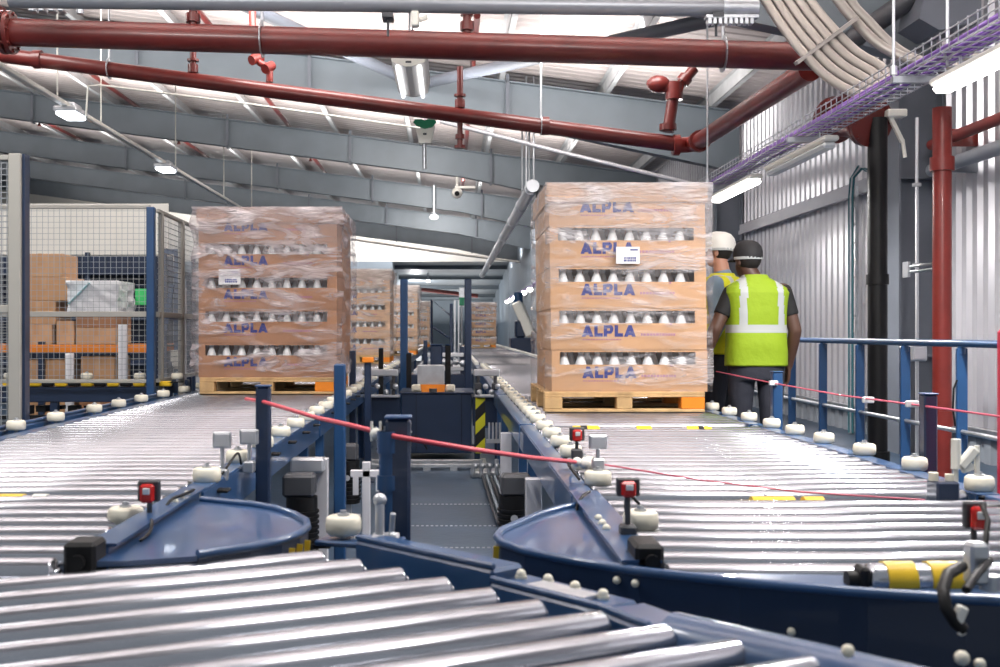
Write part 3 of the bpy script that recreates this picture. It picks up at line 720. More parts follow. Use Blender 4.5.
# ---- left line
tL = section('left roller conveyor between the yellow tape and the left wrapped load', LXL, LXR, 3.40, 6.40, ZL_)
for y in (3.62, 4.15, 4.70, 5.2, 5.70, 6.15): wheel(tL, -.80, y, .66, 1)
for y in (4.9, 5.45, 6.0): wheel(tL, -2.15, y, .668, -1)
tL2 = section('left roller conveyor under the left wrapped load on a pallet', LXL, LXR, 6.46, 10.3, ZL_)
for k in range(8): wheel(tL2, -.80, 6.62 + k*.46, .66, 1)
for y in (6.3+.35, 7.14, 7.66, 8.25, 8.9, 9.5): wheel(tL2, -2.15, y, .668, -1)
tL3 = section('left roller conveyor behind the left wrapped load', LXL, LXR, 10.4, 18.2, ZL_)
for k in range(9): wheel(tL3, -.80, 10.6 + k*.8, .66, 1)
tL4 = section('far end of the left roller conveyor with distant loads', LXL, LXR, 18.3, 46, ZL_, stuff=True)
m = MB(); m.box(LXR+.03, LXR+.09, 18.35, 46, ZL_-.01, ZL_+.05, .01); m.build('guide_rail', M['white'], tL4)

# ---- turntables nearest the camera
def turntable(label, xl, xr, y0, y1, z, rim, skirt, xframe, side, loc):
    t = thing('turntable_conveyor', label, 'conveyor', loc)
    n = int((y1-y0)/PITCH)
    for k in range(n): inst('roller', RM[round(xr-xl, 3)], t, ((xl+xr)/2, y0 + (k+.5)*PITCH, z-RR))
    # corner plate with raised lip, between roller frame and rim
    m = MB(); zc = z - .012
    m.prism(rim, lambda u, w, d: (u, w, d), zc-.012, zc); m.build('corner_plate', M['blueframe'], t)
    m = MB(); inner = rim[skirt[0]:skirt[1]]
    m.tube([(u, w, zc+.004) for u, w in inner], .011, 8); m.build('rim_lip', M['blueframe'], t)
    m = MB()
    for (u0, w0), (u1, w1) in zip(inner[:-1], inner[1:]): m.bar((u0, w0, zc-.13), (u1, w1, zc-.13), .006, .25)
    m.build('skirt', M['navy'], t)
    return t
rimR = [(.44, 3.36), (.417, 3.33), (.33, 3.24), (.256, 3.125), (.18, 2.97), (.132, 2.86), (.119, 2.78), (.128, 2.70), (.18, 2.60), (.28, 2.49), (.411, 2.38), (.60, 2.275), (.83, 2.185), (1.0, 2.13), (1.15, 2.10), (1.15, 2.33), (.44, 2.40)]
tt = turntable('right turntable conveyor with curved blue corner plate and navy skirt', RXL, RXR, 2.36, 3.46, ZR_, rimR, (1, 15), .44, 1, (1.05, 2.9, 0))
# its near-side straight frame, left post of the roller bed and yellow roller
m = MB(); m.box(.385, .463, 2.40, 3.46, ZR_-.14, ZR_+.006, .004); m.box(.375, .463, 2.40, 3.46, ZR_+.006, ZR_+.012); m.build('side_frame', M['blueframe'], t := tt)
m = MB(); m.box(1.68, 1.76, 2.40, 3.46, ZR_-.14, ZR_-.002, .004); m.build('side_frame', M['blueframe'], tt)
m = MB(); m.box(.405, .468, 2.40, 2.52, ZR_-.05, ZR_+.045, .008); m.cyl((.44, 2.40, ZR_+.01), (.44, 2.385, ZR_+.01), .016, 10); m.build('bearing_block', M['black'], tt)
zd = .617
m = MB(); m.lathe([(.012, -.42), (.012, -.385), (.034, -.385), (.036, -.375), (.036, .375), (.034, .385), (.012, .385), (.012, .42)], (1.25, 2.275, zd), 16, 'x'); dr = m.build('drive_roller', M['roller'], tt)
tape(dr, .895, .955, 2.275, zd, .037); tape(dr, .985, 1.05, 2.275, zd, .037)
m = MB(); m.box(.842, .862, 2.25, 2.30, zd-.03, zd+.03, .006); m.cyl((.82, 2.275, zd), (.845, 2.275, zd), .02, 10); m.build('drive_bearing', M['black'], dr)
tape(tt, 0.93, 1.06, 3.395, ZR_-RR, RR); tape(tt, 1.09, 1.15, 3.395, ZR_-RR, RR)
m = MB(); m.box(1.10, 1.135, 2.08, 2.12, ZR_-.30, ZR_-.01, .004); m.build('skirt_corner', M['navy'], tt)
for p in ((.365, 2.418, .587), (.40, 2.388, .587), (.69, 2.236, .524)):
    m = MB(); m.sphere((p[0], p[1]-.012, p[2]), .009, 10, 6); m.build('screw_cap', M['cream'], tt)
for k in range(2):
    m = MB(); m.bar((.115 + k*.028, 2.72 - k*.03, ZR_-.02), (.10 + k*.028, 2.71 - k*.03, ZR_-.26), .014, .006); m.build('yellow_stripe', M['yellow'], tt)
wheel(tt, .50, 2.885, .637, -1)
wheel(tt, 1.70, 3.28, .65, 1); wheel(tt, 1.70, 2.80, .65, 1)
m = MB(); m.cyl((1.05, 2.9, 0), (1.05, 2.9, .46), .42, 28); m.cyl((1.05, 2.9, 0), (1.05, 2.9, .03), .62, 28); m.build('base', M['navy'], tt)
# red lens cluster on the corner plate edge
for k in range(3):
    m = MB(); m.sphere((.395, 2.78 + k*.075, ZR_+.014), .011, 8, 5); m.build('button', M['cream'], tt)

rimL = [(-.80, 3.27), (-.73, 3.235), (-.636, 3.18), (-.56, 3.14), (-.485, 3.07), (-.42, 2.97), (-.376, 2.87), (-.361, 2.78), (-.37, 2.69), (-.40, 2.60), (-.46, 2.52), (-.56, 2.44), (-.70, 2.39), (-.80, 2.38)]
tl = turntable('left turntable conveyor with curved blue corner plate beside the yellow tape', LXL, LXR, 2.30, 3.36, ZL_, rimL, (1, 12), -.8, -1, (-1.4, 2.85, 0))
m = MB(); m.box(-.815, -.765, 2.46, 3.36, ZL_-.14, ZL_+.006, .004); m.box(-.815, -.745, 2.46, 3.36, ZL_+.006, ZL_+.012); m.build('side_frame', M['blueframe'], tl)
m = MB(); m.box(-2.12, -2.05, 2.36, 3.36, ZL_-.14, ZL_, .004); m.build('side_frame', M['blueframe'], tl)
m = MB(); m.box(-.835, -.765, 2.37, 2.455, ZL_-.08, ZL_+.03, .008); m.cyl((-.80, 2.37, ZL_-.01), (-.80, 2.355, ZL_-.01), .016, 10); m.build('bearing_block', M['black'], tl)
tape(tl, -1.46, -1.27, 3.28, ZL_-RR, RR); tape(tl, -1.24, -1.20, 3.28, ZL_-RR, RR, 'white')
for k in range(3):
    m = MB(); m.bar((-.352 - k*.012, 2.72 - k*.05, ZL_-.03), (-.365 - k*.012, 2.70 - k*.05, ZL_-.24), .014, .006); m.build('yellow_stripe', M['yellow'], tl)
wheel(tl, -.855, 2.90, .645, 1)
m = MB(); m.cyl((-1.4, 2.85, 0), (-1.4, 2.85, .46), .45, 28); m.cyl((-1.4, 2.85, 0), (-1.4, 2.85, .03), .62, 28); m.build('base', M['navy'], tl)
for k in range(3):
    m = MB(); m.sphere((-.765, 3.06 + k*.07, ZL_+.014), .010, 8, 5); m.build('button', M['cream'], tl)

# ---- foreground skewed section
Zc = .62; RF = .032
dirv = Vector((.898, .439, 0)).normalized(); nrm = Vector((-.439, .898, 0)).normalized()
tf = thing('roller_conveyor', 'skewed roller conveyor nearest the camera, its rollers rising to the right', 'conveyor', (-.3, 2.0, 0))
ends = [322, 360, 402, 447, 492, 540, 603, 668, 738, 815]
fm = roller_mesh(1.25, RF)
ang = math.atan2(dirv.y, dirv.x)
for i, px in enumerate(ends):
    d = 2.447 - .1265*i; s = (px - 450)/F; Yr = d/(nrm.y + nrm.x*s); e = Vector((s*Yr, Yr, Zc-RF))
    L = 1.25
    inst('roller', fm, tf, e - dirv*(L/2), ang)
def rail(parent, pts, z0, z1, w, name, mt):
    for p, q in zip(pts[:-1], pts[1:]):
        m = MB(); P = Vector((*p, (z0+z1)/2)); Q = Vector((*q, (z0+z1)/2)); m.bar(P, Q, w, z1-z0, .008)
        sd = (Q-P).normalized().cross(Vector((0, 0, 1)))
        m.bar(P + sd*(w*.5-.008) + Vector((0, 0, (z1-z0)/2+.006)), Q + sd*(w*.5-.008) + Vector((0, 0, (z1-z0)/2+.006)), .012, .014, .004)
        m.build(name, M[mt], parent)
cl = [(-.195, 2.68), (.125, 2.345), (.325, 2.11), (.40, 1.965), (.585, 1.755), (.95, 1.375)]
rail(tf, cl[0:2], .515, .630, .10, 'side_frame', 'blueframe')
rail(tf, cl[1:4], .505, .606, .12, 'corner_frame', 'blueframe')
m = MB(); P, Q = Vector((*cl[3], .572)), Vector((*cl[5], .572)); m.cyl(P, Q, .058, 20); m.bar(P + Vector((0, 0, -.05)), Q + Vector((0, 0, -.05)), .116, .1, .01); m.build('side_frame', M['blueframe'], tf)
for k, (px, py) in enumerate(((521, 574), (548, 579), (575, 586), (603, 594))):
    Yk = (CAMZ-.615)*F/(py-332); c = PX(px, py, Yk); m = MB(); m.sphere(c, .011, 12, 6); m.cyl(c - Vector((0, 0, .012)), c - Vector((0, 0, .003)), .013, 10); m.build('knob', M['cream'], tf)
m = MB(); m.bar((.175, 2.27, .611), (.275, 2.15, .611), .055, .006); m.build('cover_plate', M['alu'], tf)
c = PX(848, 651, 1.62); m = MB(); m.sphere(c, .010, 10, 6); m.build('knob', M['cream'], tf)
wheel(tf, -.275, 2.84, .632, -1)
m = MB(); m.bar((-.33, 2.86, .592), (-.13, 2.80, .592), .12, .014, .004); m.build('mount_plate', M['blueframe'], tf)
m = MB(); m.box(-.20, -.13, 2.79, 2.85, .599, .612, .004); m.cyl((-.18, 2.82, .60), (-.18, 2.82, .70), .012, 8); m.sphere((-.18, 2.82, .70), .018, 10, 6); m.sphere((-.145, 2.80, .61), .012, 8, 5); m.bar((-.15, 2.81, .6), (-.145, 2.8, .67), .014, .014, .003)
m.build('sensor_mount', M['alu'], tf)
legs(tf, (-.22, .62), (2.55, 1.75), .50)
# far side frame of the skewed section, below the camera's left
m = MB(); m.bar((-1.62, 2.02, .55), (-.75, 1.0, .55), .08, .1, .01); m.build('side_frame', M['blueframe'], tf)

# ---- right-hand drive housing with hose at the bottom right corner
t = thing('drive_housing', 'dark blue ribbed drive housing with black hose loop at the bottom right corner', 'drive', (1.2, 2.0, 0))
m = MB(); m.box(1.13, 1.62, 1.92, 2.20, .20, .600, .015)
for k in range(9): m.box(1.14, 1.62, 1.912, 1.922, .24 + k*.038, .256 + k*.038, .003)
m.build('casing', M['navy'], t)
m = MB(); m.box(1.14, 1.5, 1.93, 2.19, 0, .21); m.build('pedestal', M['navy'], t)
m = MB(); h = [PX(962, 566, 2.05), PX(948, 574, 1.98), PX(943, 590, 1.93), PX(946, 608, 1.9), PX(955, 622, 1.9), PX(964, 630, 1.9)]; m.tube(h, .011, 8); m.build('hose', M['black'], t)
m = MB(); m.bar(PX(955, 625, 1.9), PX(963, 606, 1.9), .018, .018, .003); m.bar(PX(962, 635, 1.9), PX(958, 620, 1.9), .012, .012, .002); m.build('hose_fitting', M['white'], t)
m = MB(); m.tube([PX(972, 560, 2.2), PX(985, 548, 2.2), PX(988, 520, 2.25), PX(982, 505, 2.3)], .006, 6); m.build('cable', M['black'], t); m = MB(); m.tube([PX(966, 590, 1.95), PX(976, 575, 2.0), PX(990, 560, 2.1)], .008, 6); m.build('cable', M['black'], t)
m = MB(); c = PX(975, 568, 2.1); m.box(c.x-.016, c.x+.02, c.y-.02, c.y+.02, c.z-.03, c.z+.05, .006); m.cyl(PX(990, 575, 2.1), PX(990, 590, 2.1), .02, 8); m.build('sensor_bracket', M['steel'], t)
m = MB(); c = PX(962, 658, 1.85); m.sphere(c, .013, 10, 6); m.sphere(PX(980, 664, 1.85), .010, 10, 6); m.build('knob', M['cream'], t)
c = PX(975, 515, 2.45)
t = thing('reflector_sensor', 'blurred red and grey sensor on a stem at the right edge above the black hose', 'sensor', c)
def reflector(t, c, w=.058, h=.058, red=True, stem=.12, tilt=0):
    m = MB(); m.box(c.x-w/2, c.x+w/2, c.y-.006, c.y+.012, c.z-h/2, c.z+h/2, .004); m.build('plate', M['steel'] if not red else M['darkgrey'], t)
    if red:
        m = MB(); m.box(c.x-w*.32, c.x+w*.30, c.y-.026, c.y-.006, c.z-h*.5, c.z+h*.36, .006); m.build('sensor_head', M['red'], t)
        m = MB(); m.box(c.x-w*.16, c.x+w*.16, c.y-.030, c.y-.026, c.z-h*.10, c.z+h*.2, .002); m.build('lens', M['paper'], t)
    else:
        m = MB(); m.box(c.x-w*.40, c.x+w*.40, c.y-.010, c.y-.006, c.z-h*.4, c.z+h*.4, .002); m.cyl((c.x, c.y-.012, c.z), (c.x, c.y-.008, c.z), w*.22, 12); m.build('reflector', M['alu'], t)
    m = MB(); m.cyl((c.x, c.y+.005, c.z-h/2-stem), (c.x, c.y+.005, c.z-h/2+.002), .007, 8); m.box(c.x-.02, c.x+.02, c.y-.02, c.y+.025, c.z-h/2-stem-.012, c.z-h/2-stem+.03, .005); m.build('stem', M['darkgrey'] if red else M['steel'], t)
reflector(t, c, .05, .06, True, .10)
for (px, py, Y), red, w, h, st, lab in (((149, 491, 2.88), True, .058, .056, .08, 'red sensor on a stem beside the nearest left guide wheel'),
        ((628, 487, 2.72), True, .058, .046, .10, 'red sensor on a dark stem on the right turntable corner'),
        ((577, 434, 4.05), True, .055, .05, .06, 'small red sensor beside the right conveyor where the red cord ends'),
        ((222, 440, 3.75), False, .062, .055, .10, 'silver reflector on a stem left of the navy post by the left conveyor'),
        ((249, 437, 4.0), False, .068, .055, .09, 'silver reflector touching the navy post by the left conveyor'),
        ((598, 442, 3.75), False, .062, .05, .06, 'silver reflector above the right conveyor guide wheels')):
    c = PX(px, py, Y); t = thing('reflector_sensor', lab, 'sensor', c); reflector(t, c, w, h, red, st)
# loose sensor cables looping along the frames
for par, pts in ((tl, [(-.80, 2.95, .60), (-.77, 3.02, .665), (-.755, 3.10, .67), (-.75, 3.22, .668)]), (tl, [(-.79, 2.86, .58), (-.755, 2.78, .655), (-.73, 2.68, .645), (-.72, 2.56, .645)]),
                 (tt, [(.475, 2.74, .57), (.455, 2.84, .66), (.47, 2.90, .70), (.50, 2.90, .675)]), (tt, [(.43, 3.38, .64), (.40, 3.30, .64), (.375, 3.24, .62), (.372, 3.22, .60)]),
                 (tR, [(.43, 3.66, .64), (.41, 3.80, .67), (.43, 3.95, .66), (.44, 4.02, .63)]), (tL, [(-.77, 3.72, .65), (-.75, 3.84, .70), (-.755, 3.94, .69), (-.76, 4.0, .65)])):
    m = MB(); P = [Vector(p) for p in pts]; sm = []
    for i in range(len(P)-1):
        for q in range(4):
            u = q/4; a0, a1, a2, a3 = P[max(i-1, 0)], P[i], P[i+1], P[min(i+2, len(P)-1)]
            sm.append(.5*((2*a1) + (a2-a0)*u + (2*a0-5*a1+4*a2-a3)*u*u + (3*a1-a0-3*a2+a3)*u**3))
    sm.append(P[-1]); m.tube(sm, .0045, 6); m.build('cable', M['black'], par)
# actuators by the right frame
t = thing('stop_actuator', 'small navy block with white cylinders beside the right conveyor edge', 'actuator', PX(942, 492, 3.45))
m = MB(); c = PX(943, 490, 3.45); m.box(c.x-.036, c.x+.036, c.y-.04, c.y+.04, c.z-.09, c.z+.03, .006); m.build('block', M['navy'], t)
m = MB(); m.cyl(c + Vector((-.03, 0, .03)), c + Vector((-.03, 0, .055)), .016, 8); m.cyl(c + Vector((.02, 0, .03)), c + Vector((.02, 0, .05)), .014, 8); m.build('fitting', M['cream'], t)
m = MB(); a = PX(956, 450, 3.5); m.cyl(a - Vector((0, 0, .06)), a + Vector((0, 0, .035)), .015, 10); m.cyl(a - Vector((0, 0, .12)), a - Vector((0, 0, .06)), .008, 8); b = PX(969, 458, 3.5); m.bar(b - Vector((.03, 0, .03)), b + Vector((.02, 0, .03)), .03, .03, .005); d = PX(977, 455, 3.5); m.cyl(d - Vector((0, 0, .06)), d + Vector((0, 0, .03)), .009, 8); m.bar(PX(962, 470, 3.5), PX(972, 466, 3.5), .02, .02)
m.build('cylinder', M['white'], t)

# ================================================================== CENTRAL CROSS TRANSFER
t = thing('transfer_cabinet', 'large navy steel cabinet of the cross transfer at the end of the aisle', 'cabinet', (-.12, 9.9, 0))
m = MB(); m.box(-.43, .19, 9.7, 10.4, .06, .585, .006); m.box(-.45, .21, 9.68, 10.42, .585, .60, .004); m.build('body', M['navy'], t)
m = MB(); m.box(-.30, -.296, 9.695, 9.7, .08, .58); m.box(.10, .104, 9.695, 9.7, .08, .58); m.build('door_gap', M['black'], t)
m = MB(); m.cyl((-.395, 9.69, .25), (-.395, 9.70, .25), .012, 8); m.cyl((-.345, 9.69, .25), (-.345, 9.70, .25), .012, 8); m.build('latch', M['alu'], t)
m = MB(); m.tube([(-.39, 9.66, .12), (-.36, 9.66, .20), (-.30, 9.66, .22), (-.24, 9.66, .17), (-.2, 9.66, .10)], .008, 6); m.build('cable', M['black'], t)
for x0, x1, lab in ((-.78, -.44, 'navy transfer side frame left of the large navy cabinet'), (.20, .46, 'navy transfer side frame with yellow and black hazard stripe')):
    t = thing('cross_transfer', lab, 'frame', ((x0+x1)/2, 9.75, 0))
    m = MB(); m.box(x0, x1, 9.72, 9.80, .30, .555, .004); m.build('panel', M['navy'], t)
    m = MB(); m.box(x0+.02, x1, 9.66, 9.78, .555, .575, .003); m.build('top_plate', M['steel'], t)
    m = MB(); m.bar((x0+.01, 9.74, .79-.02), (x1-.02, 9.74, .79-.02), .05, .06, .008); m.build('guide_bar', M['alu'], t)
    for x in (x0+.05, x1-.06):
        m = MB(); m.cyl((x, 9.74, .575), (x, 9.74, .76), .016, 8); m.box(x-.03, x+.03, 9.71, 9.77, .62, .68, .008); m.build('guide_support', M['darkgrey'], t)
    m = MB()
    for k in range(4): m.sphere((x0 + .06 + k*(x1-x0-.1)/3, 9.70, .60 + .05*(k % 2)), .026, 8, 5)
    m.build('sensor_head', M['steel'], t)
    if x0 > 0:
        m = MB(); m.box(.225, .31, 9.70, 9.716, .06, .555); m.build('hazard_strip', M['hazard'], t)
    for x in (x0+.04, x1-.04):
        m = MB(); m.box(x-.025, x+.025, 9.72, 9.78, 0, .31); m.build('leg', M['navy'], t)
t = thing('floor_rail', 'pair of low steel rails on the floor in front of the navy cabinet', 'rail', (-.2, 9.2, 0))
for y in (9.02, 9.32):
    m = MB(); m.box(-.70, .30, y-.025, y+.025, .02, .05, .004)
    for k in range(5): m.box(-.66 + k*.22, -.60 + k*.22, y-.04, y+.04, 0, .022)
    m.build('rail', M['steel'], t)
m = MB()
for x in (-.68, .28): m.box(x-.02, x+.02, 9.0, 9.34, .02, .06)
m.build('end_stop', M['steel'], t)
t = thing('operator_box', 'grey box on an orange bracket on top of the navy cabinet', 'box', (-.15, 9.72, .60))
m = MB(); m.box(-.29, -.05, 9.78, 9.95, .66, .835, .006); m.build('body', M['steel'], t)
m = MB(); m.prism([(-.25, .60), (-.05, .60), (-.04, .665), (-.26, .665)], lambda u, w, d: (u, 9.74 + d, w), -.03, .03); m.build('bracket', M['orange'], t)
m = MB(); m.cyl((-.15, 9.70, .60), (-.15, 9.70, .632), .035, 12); m.build('beacon', M['darkgrey'], t)
for x in (-.30, .0):
    m = MB(); m.box(x-.04, x+.045, 9.72, 9.80, .602, .665, .012); m.cyl((x, 9.72, .64), (x, 9.70, .64), .022, 10); m.build('guide_wheel', M['cream'], t)

# tall slim posts in the aisle
def post(x, y, h, w, lab, mt='navy', z0=0, cap=True):
    t = thing('guard_post', lab, 'post', (x, y, z0))
    m = MB(); m.box(x-w/2, x+w/2, y-w/2, y+w/2, z0, h, w*.12); m.build('upright', M[mt], t)
    if cap:
        m = MB(); m.box(x-w*.55, x+w*.55, y-w*.55, y+w*.55, h, h+.008, .003); m.build('cap', M['bluepost'], t)
    m = MB(); m.box(x-w, x+w, y-w, y+w, z0, z0+.012, .003); m.build('foot_plate', M[mt], t); return t
post(-.46, 11.0, 1.66, .075, 'tall navy post rising left behind the navy cabinet', 'bluepost', cap=False)
post(.18, 11.0, 1.66, .07, 'tall navy post rising right behind the navy cabinet', 'navy', cap=False)
post(-.84, 9.5, .96, .055, 'short dark post left of the cabinet beside the second left stack', 'navy')
post(-.665, 10.6, .97, .045, 'short black post in front of the second left stack', 'black')
p = post(-.62, 8.3, .93, .05, 'dark post with small orange sensor left of the cabinet', 'navy')
m = MB(); m.box(-.66, -.57, 8.24, 8.28, .90, .94, .006); m.build('sensor_head', M['orange'], p)
post(-.30, 13.4, 1.02, .05, 'thin navy post behind the grey box, left one', 'navy')
post(-.02, 10.9, 1.0, .055, 'short black post touching the right side of the grey box', 'black')
post(-.40, 10.7, .92, .05, 'short black post touching the left side of the grey box', 'black')
post(-.18, 14.6, .96, .16, 'broad navy lift post in the middle of the aisle far behind the grey box', 'navy')
post(.02, 17, 1.56, .05, 'thin far navy post left of the right tall post', 'navy')
# second cross transfer farther back
t = thing('cross_transfer', 'second far cross transfer frame with white bars in the middle of the aisle', 'frame', (0, 16, 0))
m = MB(); m.box(-.6, .34, 15.9, 16.6, .25, .52, .01); m.build('panel', M['navy'], t)
for z in (.60, .80):
    m = MB(); m.bar((-.38, 15.9, z), (.20, 15.9, z), .06, .06, .01); m.build('guide_bar', M['alu'], t)
for x in (-.36, -.08, .18):
    m = MB(); m.box(x-.03, x+.03, 15.94, 16.0, .5, .92, .006); m.build('upright', M['navy'], t)
m = MB()
for k in range(7): m.sphere((-.36 + k*.09, 15.86, .68 + .02*(k % 2)), .05, 8, 5)
m.build('sensor_head', M['steel'], t)
m = MB(); m.box(-.55, .34, 16.6, 22, .5, .55); m.build('bed', M['steel'], t)
t = thing('stair_frame', 'dark stepped handrail frame on the far end wall above the aisle', 'frame', (-.1, 33, 0))
m = MB(); m.tube([(-.55, 33, 0), (-.55, 33, 2.1), (.05, 33, 1.6), (.05, 33, 0)], .035, 8); m.tube([(-.55, 33, 1.3), (.05, 33, .9)], .03, 8); m.build('rail', M['navy'], t)
m = MB(); m.box(.12, .17, 33.2, 33.3, 0, 2.1); m.box(.24, .28, 33.2, 33.3, 0, 2.1); m.build('upright', M['alu'], t)
m = MB(); m.box(.28, .44, 33.9, 33.96, 1.95, 2.2, .01); o = m.build('exit_sign', M['green']); tag(o, 'tiny green exit sign beside the far wrapped load', 'sign')
m = MB(); m.box(.28, .44, 33.96, 34.0, 1.9, 2.5); m.cyl((.36, 33.98, 0), (.36, 33.98, 1.92), .03, 8); x_ = m.build('sign_post', M['steel'], o)
# far machine at the right behind the right conveyor
t = thing('tilted_machine', 'far blue machine with white tilted arm beside the partition wall', 'machine', (2.4, 34, 0))
m = MB(); m.box(1.85, 2.6, 33.5, 34.5, 0, .95, .03); m.box(2.0, 2.3, 33.6, 34.2, .95, 1.5, .05); m.build('body', M['navy'], t)
m = MB(); m.bar((2.05, 33.8, 2.05), (2.5, 33.6, 1.0), .3, .3, .05); m.build('arm', M['white'], t)
m = MB(); m.cyl((2.1, 33.8, 2.0), (2.1, 33.8, 2.35), .14, 12); m.build('head', M['bluepost'], t)

# cables, motors and legs under the near frames
def motor(x, y, z, lab, s=1):
    t = thing('gear_motor', lab, 'motor', (x, y, 0))
    m = MB(); m.cyl((x, y, z-.16), (x, y, z+.10), .07, 16)
    for k in range(8): m.cyl((x, y, z-.14 + k*.024), (x, y, z-.13 + k*.024), .078, 16)
    m.build('motor_body', M['black'], t)
    m = MB(); m.box(x-.08*s, x+.06*s, y-.06, y+.06, z+.10, z+.2, .012); m.build('gearbox', M['darkgrey'], t)
    m = MB(); m.cyl((x, y-.075, z), (x, y-.082, z), .018, 10); m.build('badge', M['alu'], t)
    m = MB(); m.box(x-.02, x+.02, y-.02, y+.02, 0, z-.15); m.box(x-.07, x+.07, y-.07, y+.07, 0, .012); m.build('stand', M['steel'], t)
motor(-.66, 4.9, .30, 'black gear motor hanging under the left conveyor frame')
motor(.30, 5.2, .26, 'black gear motor under the right conveyor frame', -1)
motor(-.62, 6.7, .25, 'black gear motor under the left conveyor, farther down the aisle')
t = thing('support_leg', 'white channel leg under the left conveyor frame beside the motor', 'leg', (-.62, 5.35, 0))
m = MB(); m.box(-.66, -.59, 5.3, 5.36, .0, .52, .004); m.box(-.66, -.58, 5.27, 5.39, 0, .012); m.build('channel', M['clad'], t)
m = MB(); m.box(-.76, -.60, 5.22, 5.30, .46, .53, .01); m.build('clamp', M['alu'], t)
for y, lab, x0 in ((4.75, 'white channel leg with black mark under the right conveyor frame, nearer one', .36), (6.9, 'white channel leg under the right conveyor frame, farther one', .35)):
    t = thing('support_leg', lab, 'leg', (x0, y, 0))
    m = MB(); m.box(x0-.035, x0+.035, y-.03, y+.03, 0, .50, .004); m.box(x0-.05, x0+.05, y-.06, y+.06, 0, .012); m.build('channel', M['clad'], t)
    if y < 5:
        m = MB(); m.bar((x0-.03, y-.035, .50), (x0+.12, y-.035, .12), .03, .012); m.build('gusset', M['clad'], t)
        m = MB()
        for k in range(2): m.box(x0+.0, x0+.022, y-.038, y-.03, .18 + k*.05, .215 + k*.05)
        m.build('mark', M['black'], t)
t = thing('cable_bundle', 'bundle of pale blue hoses on the floor at the foot of the right conveyor', 'hoses', (.2, 6.8, 0))
for k in range(5):
    m = MB(); x = .27 + k*.03; m.tube([(x-.02, 8.4, .03), (x-.01, 7.6, .03), (x, 6.6, .03), (x+.05, 5.4, .03), (x+.07, 4.6, .02)], .011, 6); m.build('hose', M['greywall'] if k % 2 else M['darkgrey'], t)
t = thing('floor_fitting', 'cluster of small pneumatic fittings on the floor right of the navy cabinet', 'fittings', (.35, 8.7, 0))
m = MB(); m.box(.16, .46, 8.5, 8.75, .0, .05, .01)
for k in range(5): m.cyl((.18 + k*.06, 8.48, .03), (.18 + k*.06, 8.48, .12 + .03*(k % 2)), .016, 8); m.sphere((.2 + k*.055, 8.46, .10), .022, 8, 5)
m.build('manifold', M['steel'], t)
m = MB()
for k in range(5): m.box(.325 + k*.03, .34 + k*.03, 9.3, 9.35, .22, .36)
m.box(.31, .46, 9.3, 9.36, .19, .22); m.build('valve_bank', M['alu'], t)
t = thing('sensor_stand', 'white T shaped bracket on a post in the aisle in front of the navy cabinet', 'stand', (-.46, 5.9, 0))
c = PX(366, 478, 6.0); m = MB(); m.box(c.x-.085, c.x+.085, c.y-.02, c.y+.02, c.z+.005, c.z+.045, .005); m.box(c.x-.02, c.x+.025, c.y-.02, c.y+.02, .0, c.z+.09, .004); m.box(c.x-.07, c.x-.04, c.y-.02, c.y+.02, c.z-.09, c.z+.01); m.box(c.x+.055, c.x+.085, c.y-.02, c.y+.02, c.z-.07, c.z+.01); m.box(c.x-.05, c.x+.05, c.y-.05, c.y+.05, 0, .012)
m.build('bracket', M['clad'], t)

# ---- near posts with the red pull cord
post(-.695, 4.1, .925, .052, 'navy post beside the left conveyor with two silver reflectors', 'navy')
p = post(-.50, 5.0, .985, .052, 'tall navy post in the aisle in front of the left wrapped load', 'bluepost', cap=False)
p = post(-.142, 3.02, .893, .068, 'thick navy post standing in the aisle holding the red cord', 'navy')
m = MB(); m.cyl((-.172, 3.0, .0), (-.172, 3.0, .86), .022, 10); m.cyl((-.172, 3.0, .80), (-.172, 3.0, .86), .027, 10); m.cyl((-.172, 3.0, .7), (-.172, 3.0, .74), .027, 10); m.build('conduit', M['bluepost'], p)
t = thing('pull_cord', 'bright red pull cord stretched across the aisle between the two conveyors', 'cord', PX(398, 437, 2.98))
pts = [PX(246, 399, 4.6), PX(264, 402, 4.06), PX(318, 418, 3.55), PX(345, 424, 3.3), PX(398, 437, 2.95), PX(470, 449, 3.2), PX(530, 457.5, 3.55), PX(575, 462, 3.95)]
m = MB(); m.tube(pts, .0075, 8); m.build('cord', M['rope'], t)
m = MB(); c = PX(376, 434, 3.05); m.sphere(c, .018, 10, 6); m.cyl(c + Vector((0, 0, -.0)), c + Vector((.04, -.02, .0)), .010, 8)
for dx in (-.012, .012): m.cyl(c + Vector((dx, 0, -.02)), c + Vector((dx, 0, .035)), .004, 6)
m.build('clamp', M['white'], t); m = MB(); c2 = PX(577, 462, 3.97); m.sphere(c2, .018, 10, 6); m.sphere(c2 + Vector((.03, 0, -.005)), .022, 10, 6); m.build('clamp', M['white'], t)
m = MB(); m.tube([PX(600, 464, 3.75), PX(700, 480, 3.6), PX(800, 492, 3.5), PX(925, 500, 3.42)], .003, 6); o = m.build('thin_line', M['pinkrope']); tag(o, 'thin dull red line low across the right rollers', 'cord')  # thin red tube running low across the rollers
post(1.90, 6.40, .895, .058, 'blue post in front of the worker in the yellow green vest', 'bluepost')
post(1.905, 4.38, .88, .054, 'navy post at the right conveyor edge in front of the handrail', 'navy')
m = MB(); m.tube([(1.78, 7.35, .866), (1.88, 6.36, .832), (1.89, 5.3, .824), (1.885, 4.34, .836), (1.96, 3.7, .83)], .0045, 6); t = m.build('pull_cord', M['pinkrope']); tag(t, 'thin pink pull cord in front of the handrail from the workers to the right edge', 'cord')
for c in (Vector((1.87, 6.36, .835)), PX(868, 400, 5.0), PX(912, 404, 4.5)):
    m = MB(); m.box(c.x-.025, c.x+.025, c.y-.012, c.y+.012, c.z-.014, c.z+.014, .004); m.build('clamp', M['paper'], t)
